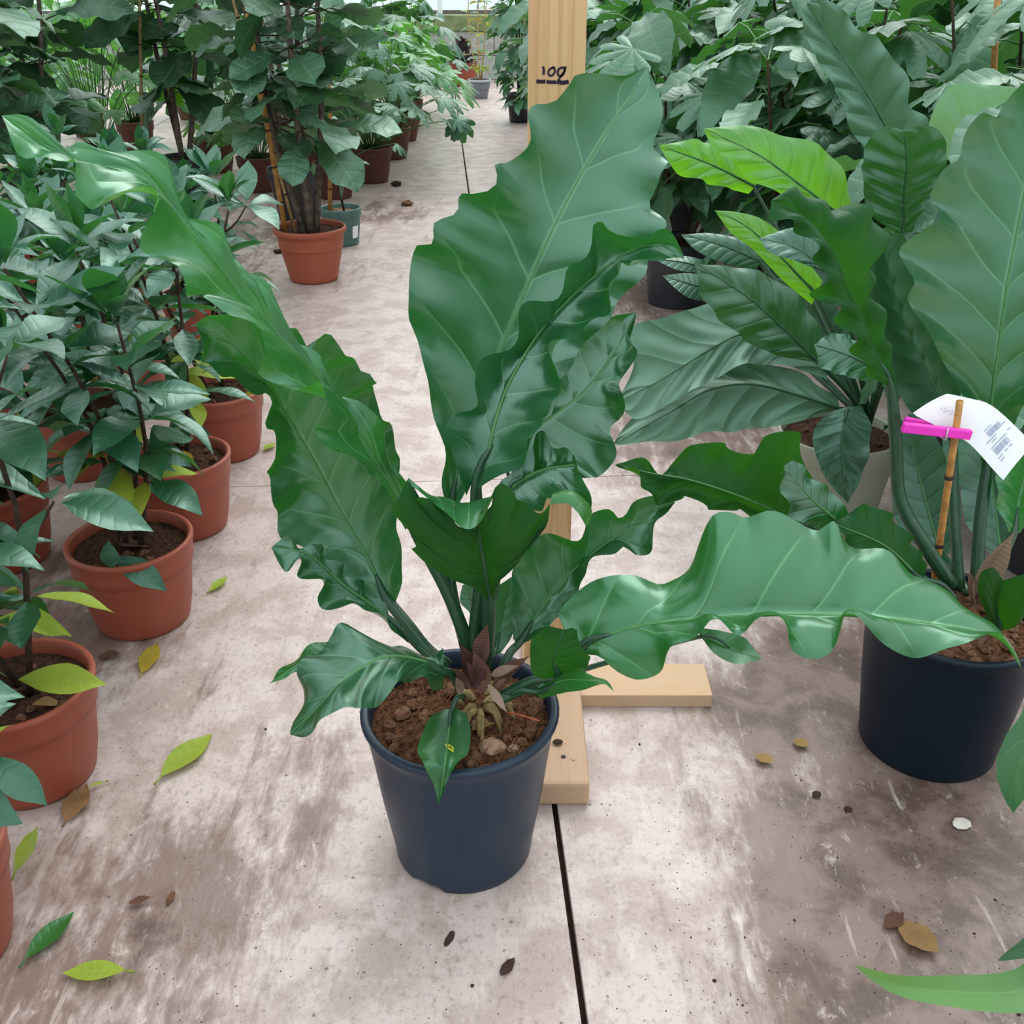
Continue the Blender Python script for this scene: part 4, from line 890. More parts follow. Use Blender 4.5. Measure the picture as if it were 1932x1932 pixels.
shrub(tl, zt, .75, .10, 1, 4, 3, .14, 211, kind='fiddle', t0=.3)
V = []; F = []
for i in range(6):                                     # white sticker wrapped on the pot wall
    for z_ in (.035, .090): r_ = .074+.015*z_/.129+.0008; a_ = math.radians(-46+i*5); V.append(Vector((r_*math.cos(a_), r_*math.sin(a_), z_)))
for i in range(5): F.append((2*i, 2*i+2, 2*i+3, 2*i+1))
obj('label_tag', mesh('label_tag', V, F), M['paper'], tl)

def leafy(X, D, label, name, potk, potm, R, H, n, hh, spread, size, kind, seed, group=None, pr=.003, pmat='greenstem', rb=.72):
    t = thing(name, (X, D, 0), label, 'potted plant', group)
    z = add_pot(t, potk, R, R*rb, H, M[potm], M['soil'], seed, None, 0)
    rosette(t, z, n, hh, spread, size, seed, kind, pmat, pr); return t
GB = 'leafy plants in brown pots along the left of the aisle'
lb = 'lobed bright-leaved plant in a brown pot beyond the staked fig'
leafy(-1.44, 6.08, 'bushy trailing plant in a short brown pot with slotted foot', 'potted_aralia', 'banded', 'terracotta_dark', .125, .19, 34, .42, .42, .17, 'bright', 301, GB)
leafy(-.83, 6.35, 'spreading aralia in a dark brown pot at the aisle edge behind the teal pot', 'potted_aralia', 'banded', 'terracotta_dark', .125, .20, 56, .55, .62, .22, 'fatsia', 302, GB)
leafy(-.98, 5.88, 'aralia in a dark brown collared pot just behind the teal pot', 'potted_aralia', 'collar', 'terracotta_dark', .12, .19, 26, .48, .36, .17, 'fatsia', 303, GB)
for i, (X, D, k) in enumerate([(-.80, 7.2, 'bright'), (-.80, 8.0, 'fatsia'), (-.84, 8.8, 'bright'), (-.92, 9.6, 'bright'), (-1.25, 7.0, 'fatsia'), (-1.35, 8.2, 'bright'), (-1.4, 9.4, 'bright'), (-1.85, 6.7, 'bright'), (-1.95, 7.8, 'bright_simple'), (-2.0, 9.0, 'bright'),
                               (-2.45, 6.4, 'bright'), (-2.6, 7.5, 'bright_simple'), (-3.0, 6.6, 'bright'), (-3.2, 8.2, 'bright_simple'), (-2.7, 9.2, 'bright'), (-3.6, 7.3, 'bright'), (-3.9, 9.0, 'bright_simple')]):
    tall = i % 3 == 1
    leafy(X, D, {'bright': 'lobed bright-leaved plant in a brown pot beyond the staked fig', 'fatsia': 'dull green aralia in a brown pot beyond the staked fig', 'bright_simple': 'bright plain-leaved plant in a brown pot beyond the staked fig'}[k], 'potted_aralia', 'banded', 'terracotta_dark', .13, .20, 44, (.36 if D > 8.5 and X > -1.5 else .62 if not tall else .80), (.5 if D > 8.5 else .56), .23, k, 310+i, GB)

GR = 'aralias standing in the bank right of the aisle'
def bank(X, D, H, seed, kind, label, potm='blackpot', size=.26, spread=.34, nst=5, name='potted_aralia', nodes=6, per=3, R=.13, PH=.24, stm='stem', t0=.22, lean=(0, 0)):
    t = thing(name, (X, D, 0), label, 'potted plant', GR)
    z = add_pot(t, 'collar', R, R*.8, PH, M[potm], M['soil'], seed, None, 0)
    rng = random.Random(seed)
    for s in range(nst):
        a = 2*PI*(s+rng.uniform(-.3, .3))/nst; h = H*rng.uniform(.7, 1.0)
        p0 = Vector((math.cos(a)*.04, math.sin(a)*.04, z-.012)); p1 = Vector((math.cos(a)*spread*rng.uniform(.4, 1)+lean[0]*h, math.sin(a)*spread*rng.uniform(.4, 1)+lean[1]*h, h))
        pts = stem_pts(p0, p1, rng, .05, 8); V, F = tube_geo(pts, .008, .004, 6); obj('stem', mesh('stem', V, F), M[stm], t)
        az = rng.uniform(0, 6)
        for k in range(nodes):
            tt = t0+(1-t0)*k/(nodes-1); base = sample(pts, min(1, tt))
            for j in range(per):
                az += 2.4; el = rng.uniform(-.1, .6); L = rng.uniform(.06, .20)
                d = Vector((math.cos(az)*math.cos(el), math.sin(az)*math.cos(el), math.sin(el))); e = base+d*L
                V, F = tube_geo(cr([base, base.lerp(e, .5)+Vector((0, 0, .02)), e], 4), .0028, .002, 5, False); obj('petiole', mesh('petiole', V, F), M['greenstem'], t)
                d2 = Vector((d.x, d.y, rng.uniform(-.6, .1)))
                put(t, LEAF[kind] if rng.random() < .6 else LEAF['aralia_long' if kind == 'fatsia' else 'fatsia'], rng, e, d2, size*rng.uniform(.7, 1.2), roll=.5)
    return t
bank(.625, 3.86, 1.02, 401, 'fatsia', 'aralia in a black pot standing right behind the measuring post', lean=(.10, .05), t0=.35)
BK = [(.98, 3.45, 1.1, 'fatsia'), (1.35, 3.0, 1.15, 'fatsia'), (1.78, 3.5, 1.25, 'aralia_long'), (.72, 4.70, 1.15, 'fatsia'), (1.15, 4.35, 1.25, 'aralia_long'), (1.6, 4.4, 1.3, 'fatsia'), (.60, 5.6, 1.2, 'fatsia'), (1.1, 5.5, 1.35, 'fatsia'),
      (1.75, 5.4, 1.4, 'aralia_long'), (.48, 6.6, 1.25, 'fatsia'), (1.0, 6.7, 1.4, 'fatsia'), (1.7, 6.6, 1.5, 'fatsia'), (2.25, 4.5, 1.4, 'fatsia'), (2.5, 6.0, 1.5, 'aralia_long'), (.42, 7.7, 1.3, 'fatsia'), (1.1, 8.0, 1.5, 'fatsia'), (2.0, 8.0, 1.6, 'fatsia'), (3.2, 7.2, 1.6, 'fatsia')]
for i, (X, D, H, k) in enumerate(BK):
    bank(X, D, H, 410+i, k, {0: 'lobed aralia standing right behind the lime-leaved anthurium', 1: 'lobed aralia with an orange cane rising through it', 2: 'long-leaved aralia rising behind the giant ticketed-pot leaf', 3: 'lobed aralia behind the black-potted one at the aisle edge'}.get(i) or {'fatsia': 'dull green lobed aralia crowded in the bank right of the aisle', 'aralia_long': 'long-leaved aralia crowded in the bank right of the aisle'}[k], nst=5, nodes=6, size=.30 if k == 'fatsia' else .30)
SH = 'dark aralias packed behind the ticketed anthurium'
for i, (X, D, H, lb) in enumerate([(1.16, 1.90, .62, 'low dark aralia behind the ticketed anthurium, left of its giant leaf'), (1.18, 2.45, .85, 'dark aralia between the cream-potted anthurium and the bank'), (1.52, 2.15, .8, 'dark aralia beside the low one behind the ticketed anthurium')]):
    bank(X, D, H, 440+i, 'aralia_long', lb, nst=5, nodes=5, size=.24, spread=.22)
fv = bank(.075, 9.03, 1.45, 450, 'fatsia', 'tall dark climbing plant on a stake in a black pot at the aisle end', nst=5, nodes=9, per=3, size=.20, spread=.14, R=.118, PH=.22, t0=.0)
gp = thing('potted_climber', (-.315, 10.75, 0), 'yellowing spindly plant in a grey pot with a pale rim', 'potted plant')
zg = add_pot(gp, 'rolled', .112, .078, .17, M['greypot'], M['soil'], 7, None, 0)
LEAF['yg'] = LEAF['shrub_yellow']+LEAF['yellow'][:1]+LEAF['bright_simple'][:1]
shrub(gp, zg, 1.0, .10, 4, 7, 3, .10, 461, kind='yg', stemmat='bamboo_pale', r=.006, t0=.15)
V, F = lathe_geo([(.109, .148), (.1135, .152), (.1135, .166), (.108, .1715), (.100, .1705)], 40); obj('rim', mesh('rim', V, F[:-1]), M['greyrim'], gp)
M['purple'] = leaf_mat('leaf_purple_dark', (.045, .022, .032), (.10, .05, .07), nv=6, rough=.45, trans=.08, tcol=(.2, .06, .1), var=.1)
LEAF['purple'] = remat(LEAF['aralia_long'], 'purple')
pp = thing('potted_cordyline', (-.52, 11.9, 0), 'dark purple spiky plant in a red-brown pot by the end wall', 'potted plant')
zp = add_pot(pp, 'banded', .15, .12, .24, M['terracotta'], M['soil'], 8, None, 0)
shrub(pp, zp, .12, .06, 3, 3, 4, .20, 471, kind='purple', t0=.1, elev=(.6, 1.2))
leafy(-.98, 11.6, 'bright-leaved plant in a red-brown pot by the end wall', 'potted_aralia', 'banded', 'terracotta', .15, .24, 26, .5, .4, .2, 'bright', 472)
leafy(.75, 10.4, 'bright-leaved plant in a black pot behind the tall climbing plant', 'potted_aralia', 'collar', 'blackpot', .15, .24, 30, .8, .45, .24, 'bright', 473)

# a drooping lobed leaf reaching over the aisle, and a tuft of young lime leaves
ar = bpy.data.objects['potted_aralia.001']; a0 = Vector(ar.location)
tube('petiole', cr([a0+Vector((0, 0, .2)), at(800, 235, 6.2), at(868, 228, 6.1)], 10), .004, .0025, M['greenstem'], ar, 5, a0)
pinned(ar, at(868, 228, 6.1), at(885, 292, 6.05), 'fatsia', (.2, -1, .3), 2); pinned(ar, at(862, 226, 6.1), at(905, 240, 6.05), 'fatsia', (0, -.6, .8), 1); pinned(ar, at(868, 228, 6.1), at(822, 262, 6.05), 'fatsia', (0, -.8, .6), 1)
lf_ = bpy.data.objects['potted_aralia']
for (x0, y0, x1, y1) in [(315, 165, 292, 195), (315, 165, 322, 205), (318, 162, 345, 200), (312, 160, 300, 150), (318, 160, 335, 165)]: pinned(lf_, at(x0, y0, 5.9), at(x1, y1, 5.85), 'lime', (0, -.9, .5), 0, ws=1.1)
tube('petiole', cr([Vector(lf_.location)+Vector((0, 0, .2)), at(400, 240, 6.0), at(316, 163, 5.9)], 9), .004, .0025, M['greenstem'], lf_, 5, Vector(lf_.location))
# ------------------------------------------------------------------ canes
def cane(p0, p1, r, label, mat='bamboo', nodes=4):
    c = thing('bamboo_cane', p0, label, 'cane'); d = p1-p0
    V, F = tube_geo([d*t for t in (0, .25, .5, .75, 1)], r, r*.85, 8); obj('shaft', mesh('shaft', V, F), M[mat], c)
    for k in range(1, nodes):
        q = d*(k/nodes); u = d.normalized(); V, F = tube_geo([q-u*.003, q, q+u*.003], r*1.18, r*1.18, 8); obj('node', mesh('node', V, F), M['stem'], c)
    return c
c0 = Vector((at(533, 424, 4.13).x+.012, 4.125, .19)); cane(c0, at(452, -60, 4.02), .0105, 'thick orange bamboo cane leaning in the bright terracotta pot', nodes=7)
c0 = Vector((at(556, 424, 4.15).x, 4.155, .19)); cane(c0, at(424, -60, 4.09), .0065, 'thin pale bamboo cane leaning in the bright terracotta pot', 'bamboo_pale', 6)
c0 = Vector((-.832, 4.785, .14)); cane(c0, at(622, 160, 4.775), .010, 'short orange bamboo cane in the teal pot', nodes=5)
c0 = Vector((1.42, 3.02, .20)); cane(c0, at(1885, -60, 2.95), .010, 'orange bamboo cane rising through the bank right of the aisle', nodes=7)
c0 = at(265, 285, 5.66); cane(Vector((c0.x, 5.66, .2)), at(262, -40, 5.7), .009, 'pale bamboo cane standing in the black pot of the tall fig', 'bamboo_pale', 6)

# ================================================================== WOODEN MEASURING POST
post = thing('measuring_post', (.062, 1.535, 0), 'pale pine measuring post on a cross foot, marked 100 in black', 'post')
PX0, PX1, PY = -.040, .037, -.030
box('upright', (PX0, PX1, PY, .010, .044, 1.45), M['wood'], post, b=.0015)
box('foot', (-.045, .056, -.355, .32, .0, .044), M['wood_y'], post, b=.006)
box('cross_foot', (.056, .285, -.118, -.026, .0, .026), M['wood_x'], post, b=.002)
box('cross_foot', (-.285, -.045, -.118, -.026, .0, .026), M['wood_x'], post, b=.002)
box('brace', (-.035, .032, .010, .034, .044, .22), M['wood'], post, b=.0015)
def stroke(pxs, w, name='mark'):
    Dp = 1.535+PY-.0006; P = [at(x, y, Dp)-Vector(post.location) for x, y in pxs]; P = cr(P, max(8, len(P)*4)); V = []; F = []
    for i, p in enumerate(P):
        t = P[min(i+1, len(P)-1)]-P[max(i-1, 0)]; t = Vector((t.x, 0, t.z)).normalized(); nn = Vector((-t.z, 0, t.x))*w*.5
        for q in (p+nn, p-nn): V += [Vector((q.x, PY-.0006, q.z)), Vector((q.x, PY+.0004, q.z))]
    for i in range(len(P)-1):
        a, b = i*4, (i+1)*4; F += [(a, b, b+2, a+2), (a+1, a+3, b+3, b+1), (a, a+1, b+1, b), (a+2, b+2, b+3, a+3)]
    return obj(name, mesh(name, V, F, smooth=False), M['ink'], post)
stroke([(1024.5, 125), (1026, 133), (1025.5, 141)], .0032, 'digit')
stroke([(1044, 127), (1037, 131), (1034.5, 138), (1038, 143), (1043.5, 141), (1047, 134), (1045, 127), (1042, 128)], .0028, 'digit')
stroke([(1062, 127), (1055, 130), (1052, 137), (1055, 143), (1061, 142), (1065, 135), (1065, 129), (1061, 127)], .0028, 'digit'); stroke([(1068, 125), (1064, 135), (1057, 146), (1053, 152)], .0024, 'digit_tail')
stroke([(1012, 153), (1020, 154), (1029, 153.5)], .0048, 'underline'); stroke([(1031, 154), (1040, 155), (1050, 155)], .0045, 'underline'); stroke([(1051, 154), (1062, 156), (1073, 154)], .0052, 'underline')
for k, (px, py) in enumerate([(1063, 1428), (1082, 1432)]):
    p = ground(px, py, .044)-Vector(post.location); V, F = lathe_geo([(.004, 0), (.004, .0008), (.003, .001)], 14); F.append(tuple(2*14+i for i in range(14)))
    o = obj('nail_head', mesh('nail_head', V, F), M['ink' if k == 0 else 'wood_y'], post); o.location = p

# ================================================================== PRICE TICKET ON ITS CANE
c0 = at(1757, 1140, 1.405); c0.z = .215; c1 = at(1811, 757, 1.355)
cane(c0, c1, .0062, 'short bamboo cane in the right anthurium pot, holding a ticket', nodes=3)
dn = (c1-c0).normalized()
tk = thing('price_ticket', at(1790, 815, 1.362), 'folded white paper ticket with blue-grey barcodes on the cane', 'ticket'); T0 = Vector(tk.location)
EA = [(1727, 784, 1.3735), (1775, 808, 1.3725), (1830, 838, 1.3715), (1893, 906, 1.358)]; EB = [(1792, 747, 1.380), (1835, 756, 1.378), (1880, 772, 1.374), (1950, 838, 1.362)]
def sheet(off, n=16, m=8):
    a = cr([at(*p) for p in EA], n); b = cr([at(*p) for p in EB], n); V = []; F = []
    for i in range(n):
        for k in range(m):
            V.append(a[i].lerp(b[i], k/(m-1))+Vector((0, off, .0))-T0+Vector((0, 0, .003*math.sin(PI*k/(m-1)))))
    for i in range(n-1):
        for k in range(m-1): F.append((i*m+k, i*m+k+1, (i+1)*m+k+1, (i+1)*m+k))
    return V, F
for k, off in enumerate((0.0, .0012)):
    V, F = sheet(off); o = obj('sheet', mesh('sheet', V, F), M['paper'], tk)
    if k: o.location = (-.004, .0, .003)
ea = cr([at(*p) for p in EA], 40); eb = cr([at(*p) for p in EB], 40)
def onp(u, v):
    x = u*39; i = min(int(x), 38); f = x-i; a = ea[i].lerp(ea[i+1], f); b = eb[i].lerp(eb[i+1], f)
    return a.lerp(b, v)+Vector((0, -.0009, .003*math.sin(PI*v)))-T0
def pr(u0, u1, v0, v1, V, F):
    b = len(V); V += [onp(u0, v0), onp(u1, v0), onp(u1, v1), onp(u0, v1)]; F.append((b, b+1, b+2, b+3))
rng = random.Random(8)
for (u0, u1, v0, v1) in [(.60, .66, .40, .80), (.76, .82, .25, .68)]:          # barcodes
    V, F = [], []; v = v0
    while v < v1:
        w_ = rng.choice((.012, .02, .008)); pr(u0, u1, v, v+w_, V, F); v += w_+rng.choice((.008, .014))
    obj('barcode', mesh('barcode', V, F, smooth=False), M['print'], tk)
for (u0, v0, v1) in [(.57, .40, .62), (.675, .25, .55), (.70, .35, .50), (.735, .25, .72), (.84, .22, .36), (.84, .42, .52), (.84, .56, .66), (.87, .22, .34), (.64, .82, .92), (.72, .80, .9)]:  # lines of small print
    V, F = [], []; v = v0
    while v < v1: pr(u0, u0+.012, v, v+.013, V, F); v += .020
    obj('print_line', mesh('print_line', V, F, smooth=False), M['print'], tk)
for k in range(9):                                                            # pencilled scribble
    u, v = .10+.022*k, .42+.05*math.sin(k*2.1); V, F = [], []; pr(u, u+.004, v, v+.09, V, F); pr(u, u+.018, v+.02, v+.03, V, F); obj('scribble', mesh('scribble', V, F, smooth=False), M['print'], tk)
cp = thing('clothes_peg', at(1767, 812, 1.347), 'magenta plastic clothes peg clipping the ticket to the cane', 'clothes peg'); C0 = Vector(cp.location)
def arm(p, q, h, dep, name):
    a, b = at(*p)-C0, at(*q)-C0; ax = (b-a).normalized(); n_ = Vector((0, -1, 0)); n_ = (n_-ax*n_.dot(ax)).normalized(); u = ax.cross(n_)
    V, F = box_geo(0, (b-a).length, -dep/2, dep/2, -h/2, h/2, .0015); R = Matrix((ax, -n_, -u if u.z < 0 else u)).transposed()
    return obj(name, mesh(name, [a+R @ Vector(v) for v in V], F, smooth=False), M['pink'], cp)
arm((1703, 806, 1.3500), (1831, 820, 1.3524), .014, .010, 'arm'); arm((1707, 794, 1.3800), (1826, 816, 1.3800), .012, .009, 'arm')
sp = at(1783, 816, 1.352)-C0; V, F = tube_geo([sp+Vector((0, -.0065, .009)), sp+Vector((0, -.0075, 0)), sp+Vector((0, -.0065, -.009)), sp+Vector((-.001, .012, -.011)), sp+Vector((-.001, .027, -.004))], .0012, .0012, 6); obj('spring', mesh('spring', V, F), M['steel'], cp)

# ================================================================== LOOSE THINGS ON THE FLOOR
def fallen(base, tip, kind, label, k=0, ws=1.0, lift=.006, up=(0, 0, 1), cat='leaf', group=None, stalk=True, tipz=None):
    if k == 1 and tipz is None: lift = .002
    a, b = ground(*base, .004), ground(*tip, .004 if tipz is None else tipz); d = b-a
    t = thing('fallen_leaf', a, label, cat, group); L = d.length
    o = bpy.data.objects.new('blade', LEAF[kind][k]); link(o, t)
    o.matrix_local = orient(Vector((0, 0, lift)), d, Vector(up), L) @ Matrix.Diagonal((ws, 1, 1, 1))
    if stalk:
        u = d.normalized(); V, F = tube_geo([-u*L*.14+Vector((0, 0, .002)), Vector((0, 0, lift))+u*L*.02], .0016, .0012, 5); obj('stalk', mesh('stalk', V, F), o.data.materials[0], t)
    return t
FLATS = kind_meshes('leaf', 'yellowgreen', [dict(L=1, Wd=.40, n=10, m=2, fold=.12, droop=.10, tip=1.1, base=1.0), dict(L=1, Wd=.34, n=10, m=2, fold=.28, droop=-.14, tip=1.2, base=1.0, wave=.02)])
LEAF['f_yg'] = FLATS; LEAF['f_tan'] = remat(FLATS, 'tan'); LEAF['f_brown'] = remat(FLATS, 'brown'); LEAF['f_green'] = remat(FLATS, 'plain_green'); LEAF['f_yel'] = remat(FLATS, 'yellow')
fallen((395, 1117), (430, 1092), 'f_yg', 'small curled yellow-green leaf on the floor beside the third shrub pot', 1, 1.2)
fallen((268, 1272), (298, 1218), 'f_yel', 'curled yellow leaf with a brown stalk lying below the brown-leaf shrub pot', 1, 1.2)
fallen((305, 1470), (400, 1384), 'f_yg', 'long flat yellow-green leaf pointing away on the open floor', 0, 1.0)
fallen((124, 1552), (166, 1484), 'f_tan', 'dry tan leaf leaning on the foot of a terracotta pot', 1, 1.5)
fallen((200, 1476), (165, 1488), 'f_yg', 'thin yellow-green leaf sliver behind the dry tan leaf', 1, .7)
fallen((30, 1650), (76, 1566), 'f_yg', 'spotted yellow-green leaf arching beside the nearest terracotta rim', 1, 1.2, tipz=.03)
fallen((50, 1815), (140, 1722), 'f_green', 'glossy dark green leaf with a long stalk on the floor', 0, .95)
fallen((238, 1836), (118, 1838), 'f_yg', 'flat yellow-green leaf lying sideways on the floor', 0, .95)
fallen((498, 852), (520, 838), 'f_yg', 'tiny yellow-green leaf on the floor behind the ruffled blue-pot plant', 0, 1.2, stalk=False)
fallen((242, 1706), (286, 1696), 'f_brown', 'dark maroon leaf scrap lying on the floor', 1, 1.3, stalk=False)
fallen((185, 1240), (228, 1236), 'f_brown', 'crumpled dark brown leaf behind a terracotta pot', 1, 1.8, stalk=False)
fallen((1692, 1738), (1772, 1806), 'f_tan', 'crumpled tan and pink dry leaf on the soil-stained floor', 1, 1.9, stalk=False)
fallen((1668, 1752), (1704, 1726), 'f_brown', 'curled orange-brown dry leaf beside the crumpled tan one', 1, 1.7, stalk=False)
fallen((1425, 1425), (1460, 1442), 'f_tan', 'small tan leaf scrap on the open floor left of the ticketed pot', 1, 2.2, .002, stalk=False)
fallen((1496, 1396), (1526, 1412), 'f_tan', 'small tan leaf scrap close to the ticketed pot', 1, 2.4, .002, stalk=False)
def bit(px, py, s, mk, k, name, label, cat, flat=.5, el=1.0, rot=0.0):
    p = ground(px, py); o = bpy.data.objects.new(name, CHUNKS[k].copy()); o.data.materials.append(M[mk]); link(o)
    o.matrix_local = Matrix.Translation(p+Vector((0, 0, s*flat*.5))) @ Matrix.Rotation(rot, 4, 'Z') @ Matrix.Diagonal((s*el, s, s*flat, 1)); return tag(o, label, cat)
bit(322, 1697, .006, 'chip', 1, 'twig_piece', 'reddish twig piece standing out on the floor by the maroon scrap', 'twig', 1.0, 2.6, 1.4)
bit(956, 1830, .011, 'dark', 2, 'bark_crumb', 'dark oblong crumb on the floor before the blue pot', 'crumb', .7, 1.5, 1.0)
bit(848, 1772, .007, 'dark', 3, 'bark_crumb', 'thin grey crumb on the floor below the blue pot', 'crumb', .3, 2.0, 1.2)
bit(1812, 1556, .016, 'whitebit', 4, 'chalk_flake', 'white chalky flake on the soil-stained floor', 'flake', .3, 1.0, .3)
bit(768, 388, .034, 'chip', 0, 'bark_lump', 'large brown bark lump on the wet aisle', 'bark lump', .8)
bit(748, 351, .036, 'dark', 5, 'bark_lump', 'dark soil lump on the wet aisle near the brown pots', 'bark lump', .7)
bit(524, 478, .024, 'dark', 2, 'bark_lump', 'dark lump on the floor left of the bright terracotta pot', 'bark lump', .7)
bit(1540, 1502, .009, 'dark', 1, 'bark_crumb', 'round dark crumb below the ticketed pot', 'crumb', .8)
bit(1600, 1528, .007, 'dark', 3, 'bark_crumb', 'dark crumb on the stained floor below the ticketed pot', 'crumb', .6)
bit(1050, 1443, .009, 'dark', 4, 'bark_crumb', 'dark crumb lying on the foot of the measuring post', 'crumb', .5).location.z = .048
rng = random.Random(12); V = []; F = []
POTS_XY = [o.location.xy for o in bpy.data.objects if o.parent is None and o.get('category') == 'potted plant']
for k in range(1100):
    zone = rng.random()
    if zone < .45: p = ground(rng.uniform(1250, 1930), rng.uniform(1350, 1930))
    elif zone < .8: p = ground(rng.uniform(120, 1250), rng.uniform(1000, 1930))
    else: p = ground(rng.uniform(400, 1300), rng.uniform(380, 1000))
    if any((p.xy-q).length < .125 for q in POTS_XY) or (.0 < p.x < .13 and 1.16 < p.y < 1.88) or (-.24 < p.x < .36 and 1.40 < p.y < 1.52): continue
    s = rng.uniform(.0004, .0012)*(1.0+1.4*(rng.random() < .05)); b = len(V); a = rng.uniform(0, 6)
    for i in range(5): V.append(p+Vector((math.cos(a+i*1.2566)*s*rng.uniform(.6, 1.3), math.sin(a+i*1.2566)*s*rng.uniform(.6, 1.6), .0002)))
    V.append(p+Vector((0, 0, s*.9)))
    for i in range(5): F.append((b+i, b+(i+1) % 5, b+5))
cr_ = obj('soil_crumbs', mesh('soil_crumbs', V, F, smooth=False), M['dark']); tag(cr_, 'fine dark soil crumbs scattered over the concrete', 'soil', kind='stuff')

# plant standing just right of the view: only leaf ends reach in
ep = thing('potted_strapleaf', (.90, .84, 0), 'plant reaching in low with a long strap leaf over the floor', 'potted plant')
ze = add_pot(ep, 'nursery', .12, .095, .20, M['bluepot'], M['soil'], 9, None, 0)
E0 = Vector(ep.location)+Vector((0, 0, ze))
def free_leaf(root, pts, w, mat, n=26, m=4, face=(0, -.2, 1)):
    P = cr(pts, n); V = []; F = []; UV = []; cols = 2*m+1; base = Vector(root.location)
    for i, p in enumerate(P):
        t = (P[min(i+1, n-1)]-P[max(i-1, 0)]).normalized(); x = t.cross(Vector(face)).normalized(); z = x.cross(t); v = i/(n-1); wd = w*.5*max(.03, math.sin(PI*min(.999, v**.8))**.7)
        for k in range(cols):
            s = (k-m)/m; V.append(p+x*s*wd+z*(.25*wd*abs(s)+.06*w*abs(s)*math.sin(12*v+3*(s > 0)))-base); UV.append((.5+.5*s, v))
    for i in range(n-1):
        for k in range(cols-1): F.append((i*cols+k, i*cols+k+1, (i+1)*cols+k+1, (i+1)*cols+k))
    return obj('leaf', mesh('leaf', V, F, UV), M[mat], root)
free_leaf(ep, [E0, at(2050, 1790, .76), at(1932, 1868, .74), at(1760, 1868, .73), at(1680, 1855, .73), at(1616, 1822, .73)], .050, 'strap', face=(0, -.55, .8))
free_leaf(ep, [E0, at(2060, 1330, .92), at(1985, 1380, .93), at(1925, 1440, .93), at(1915, 1530, .94)], .10, 'pale_hero', face=(-.4, -.8, .4))
free_leaf(ep, [E0, at(2050, 1700, .84), at(1950, 1780, .83), at(1884, 1812, .83)], .05, 'pale_hero', face=(0, -.5, .8))
free_leaf(ep, [E0, E0+Vector((.05, .0, .25)), E0+Vector((.16, .03, .36)), E0+Vector((.28, .05, .30))], .09, 'pale_hero')
free_leaf(ep, [E0, E0+Vector((.02, -.03, .25)), E0+Vector((.10, -.14, .38)), E0+Vector((.16, -.26, .34))], .09, 'pale_hero')

# ================================================================== UNTANGLE: neighbouring plants crowd each other, but no leaf pierces a neighbour
from mathutils.bvhtree import BVHTree
bpy.context.view_layer.update()
class Part: pass
parts = []; grid = {}; CELL = .25
movable_mesh = {m_.name for k_, L_ in LEAF.items() if L_ for m_ in L_}
def measure(q):
    Wm = q.base @ q.loc; q.co = [Wm @ v for v in q.vs]
    q.lo = tuple(min(c[i] for c in q.co) for i in range(3)); q.hi = tuple(max(c[i] for c in q.co) for i in range(3)); q.bvh = None
def tree_of(q):
    if q.bvh is None: q.bvh = BVHTree.FromPolygons(q.co, q.fs)
    return q.bvh
def cells(q):
    r_ = [range(int(math.floor(q.lo[i]/CELL)), int(math.floor(q.hi[i]/CELL))+1) for i in range(3)]
    return [(a, b, c) for a in r_[0] for b in r_[1] for c in r_[2]]
def insert(q):
    q.cells = cells(q)
    for c in q.cells: grid.setdefault(c, set()).add(q)
def remove(q):
    for c in q.cells: grid[c].discard(q)
FS = {}
for o in bpy.data.objects:
    if o.type != 'MESH': continue
    r_ = o
    while r_.parent: r_ = r_.parent
    if r_.get('category') not in ('potted plant', 'cane') or o.name.split('.')[0] in ('midrib', 'soil', 'bark_chip', 'coir_fibres'): continue
    q = Part(); q.o = o; q.root = r_.name; q.loc = o.matrix_local.copy(); q.base = o.matrix_world @ o.matrix_local.inverted()
    me_ = o.data
    if me_.name not in FS: FS[me_.name] = ([v.co.copy() for v in me_.vertices], [tuple(p.vertices) for p in me_.polygons])
    q.vs, q.fs = FS[me_.name]; q.leaf = me_.name in movable_mesh; q.pet = o.name.split('.')[0] in ('petiole', 'twig') and r_.name[:17] != 'potted_anthurium'
    measure(q); insert(q); parts.append(q)
def clashes(q, first=False):
    out = []; seen = set()
    for c in cells(q):
        for p in grid.get(c, ()):
            if p.root == q.root or p in seen: continue
            seen.add(p)
            if all(q.lo[i] <= p.hi[i] and p.lo[i] <= q.hi[i] for i in range(3)) and tree_of(q).overlap(tree_of(p)):
                out.append(p)
                if first: return out
    return out
TRY = []
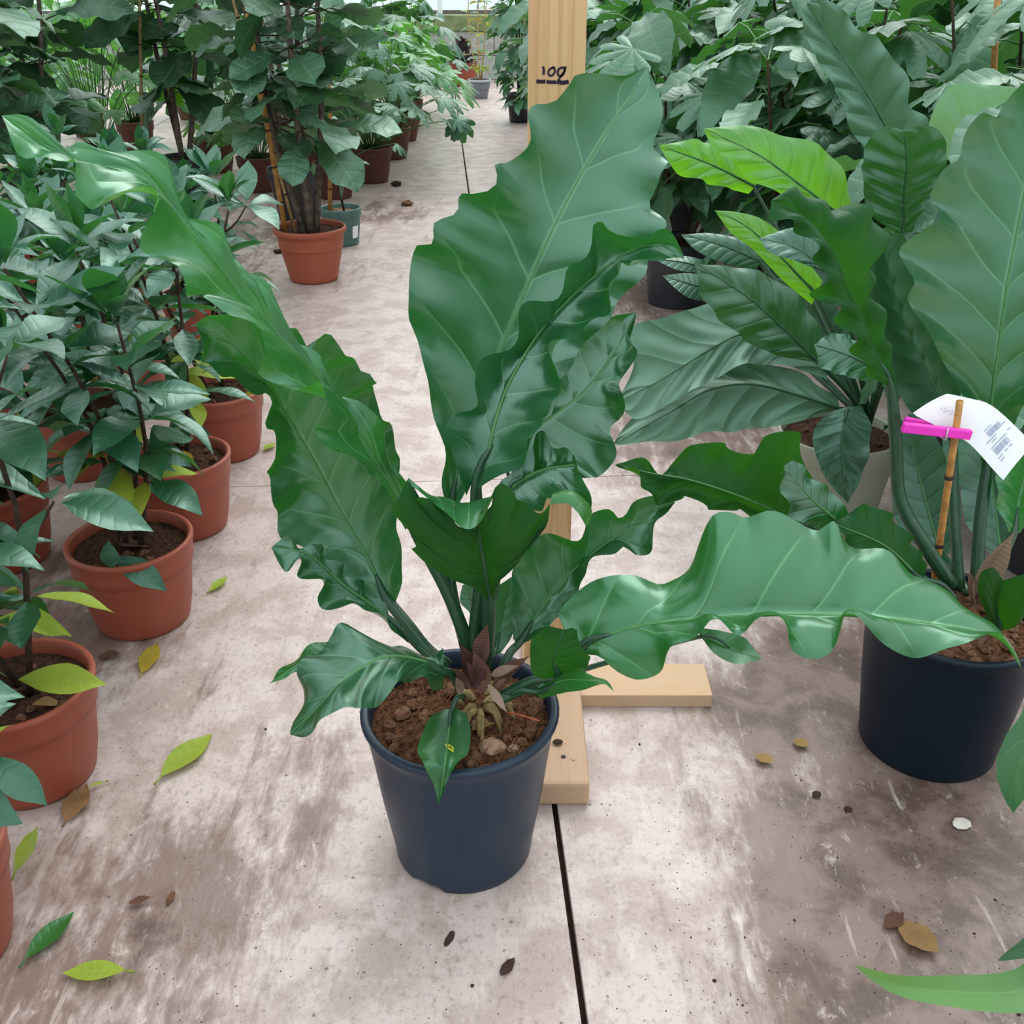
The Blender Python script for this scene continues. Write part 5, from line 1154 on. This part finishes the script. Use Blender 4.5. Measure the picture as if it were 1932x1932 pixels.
for s_ in (1.0, .88, .76):
    for pitch, yaw, roll in ((0, 0, 0), (.25, 0, 0), (-.25, 0, 0), (0, .3, 0), (0, -.3, 0), (0, 0, .4), (0, 0, -.4), (.5, 0, 0), (-.5, 0, 0), (0, .65, 0), (0, -.65, 0), (.3, .4, .3), (-.3, .4, -.3), (.3, -.4, -.3), (-.3, -.4, .3),
                             (.8, 0, 0), (-.8, 0, 0), (.4, .9, 0), (.4, -.9, 0), (-.4, .9, 0), (-.4, -.9, 0), (0, 1.3, 0), (0, -1.3, 0), (.6, 1.2, .4), (-.6, -1.2, .4), (1.1, .5, 0), (-1.1, -.5, 0)):
        if s_ < 1 or pitch or yaw or roll: TRY.append(Matrix.Rotation(yaw, 4, 'Z') @ Matrix.Rotation(pitch, 4, 'X') @ Matrix.Rotation(roll, 4, 'Y') @ Matrix.Scale(s_, 4))
for s_ in (.62, .5):
    for yaw in (0, .5, -.5, 1.0, -1.0):
        for pitch in (0, .4, -.4): TRY.append(Matrix.Rotation(yaw, 4, 'Z') @ Matrix.Rotation(pitch, 4, 'X') @ Matrix.Scale(s_, 4))
def bend(q):
    keep = q.vs; n_ = len(keep)//5; best_ = (len(clashes(q)), keep)
    for k in range(24):
        a_ = k*2.4; d_ = Vector((math.cos(a_), math.sin(a_), .5*math.sin(k*1.7)))*(.012+.0022*k)
        q.vs = [v+d_*math.sin(PI*min(1, (i//5)/(n_-1))) for i, v in enumerate(keep)]; remove(q); measure(q); insert(q)
        c_ = len(clashes(q))
        if c_ < best_[0]: best_ = (c_, q.vs)
        if c_ == 0: break
    q.vs = best_[1]; remove(q); measure(q); insert(q)
    for v, c in zip(q.o.data.vertices, q.vs): v.co = c
def swing(q, n0):
    home = q.loc; best_ = (n0, home)
    for t_ in TRY:
        q.loc = home @ t_; remove(q); measure(q); insert(q)
        c_ = len(clashes(q, first=best_[0] == 1))
        if c_ < best_[0]: best_ = (c_, q.loc)
        if c_ == 0: break
    q.loc = best_[1]; remove(q); measure(q); insert(q); q.o.matrix_local = q.loc
for rnd in range(4):
    left_ = 0
    for q in parts:
        if not q.leaf: continue
        c = clashes(q)
        if c: swing(q, len(c)); left_ += 1
    for q in parts:
        if q.pet and clashes(q, True): bend(q); left_ += 1
    if not left_: break
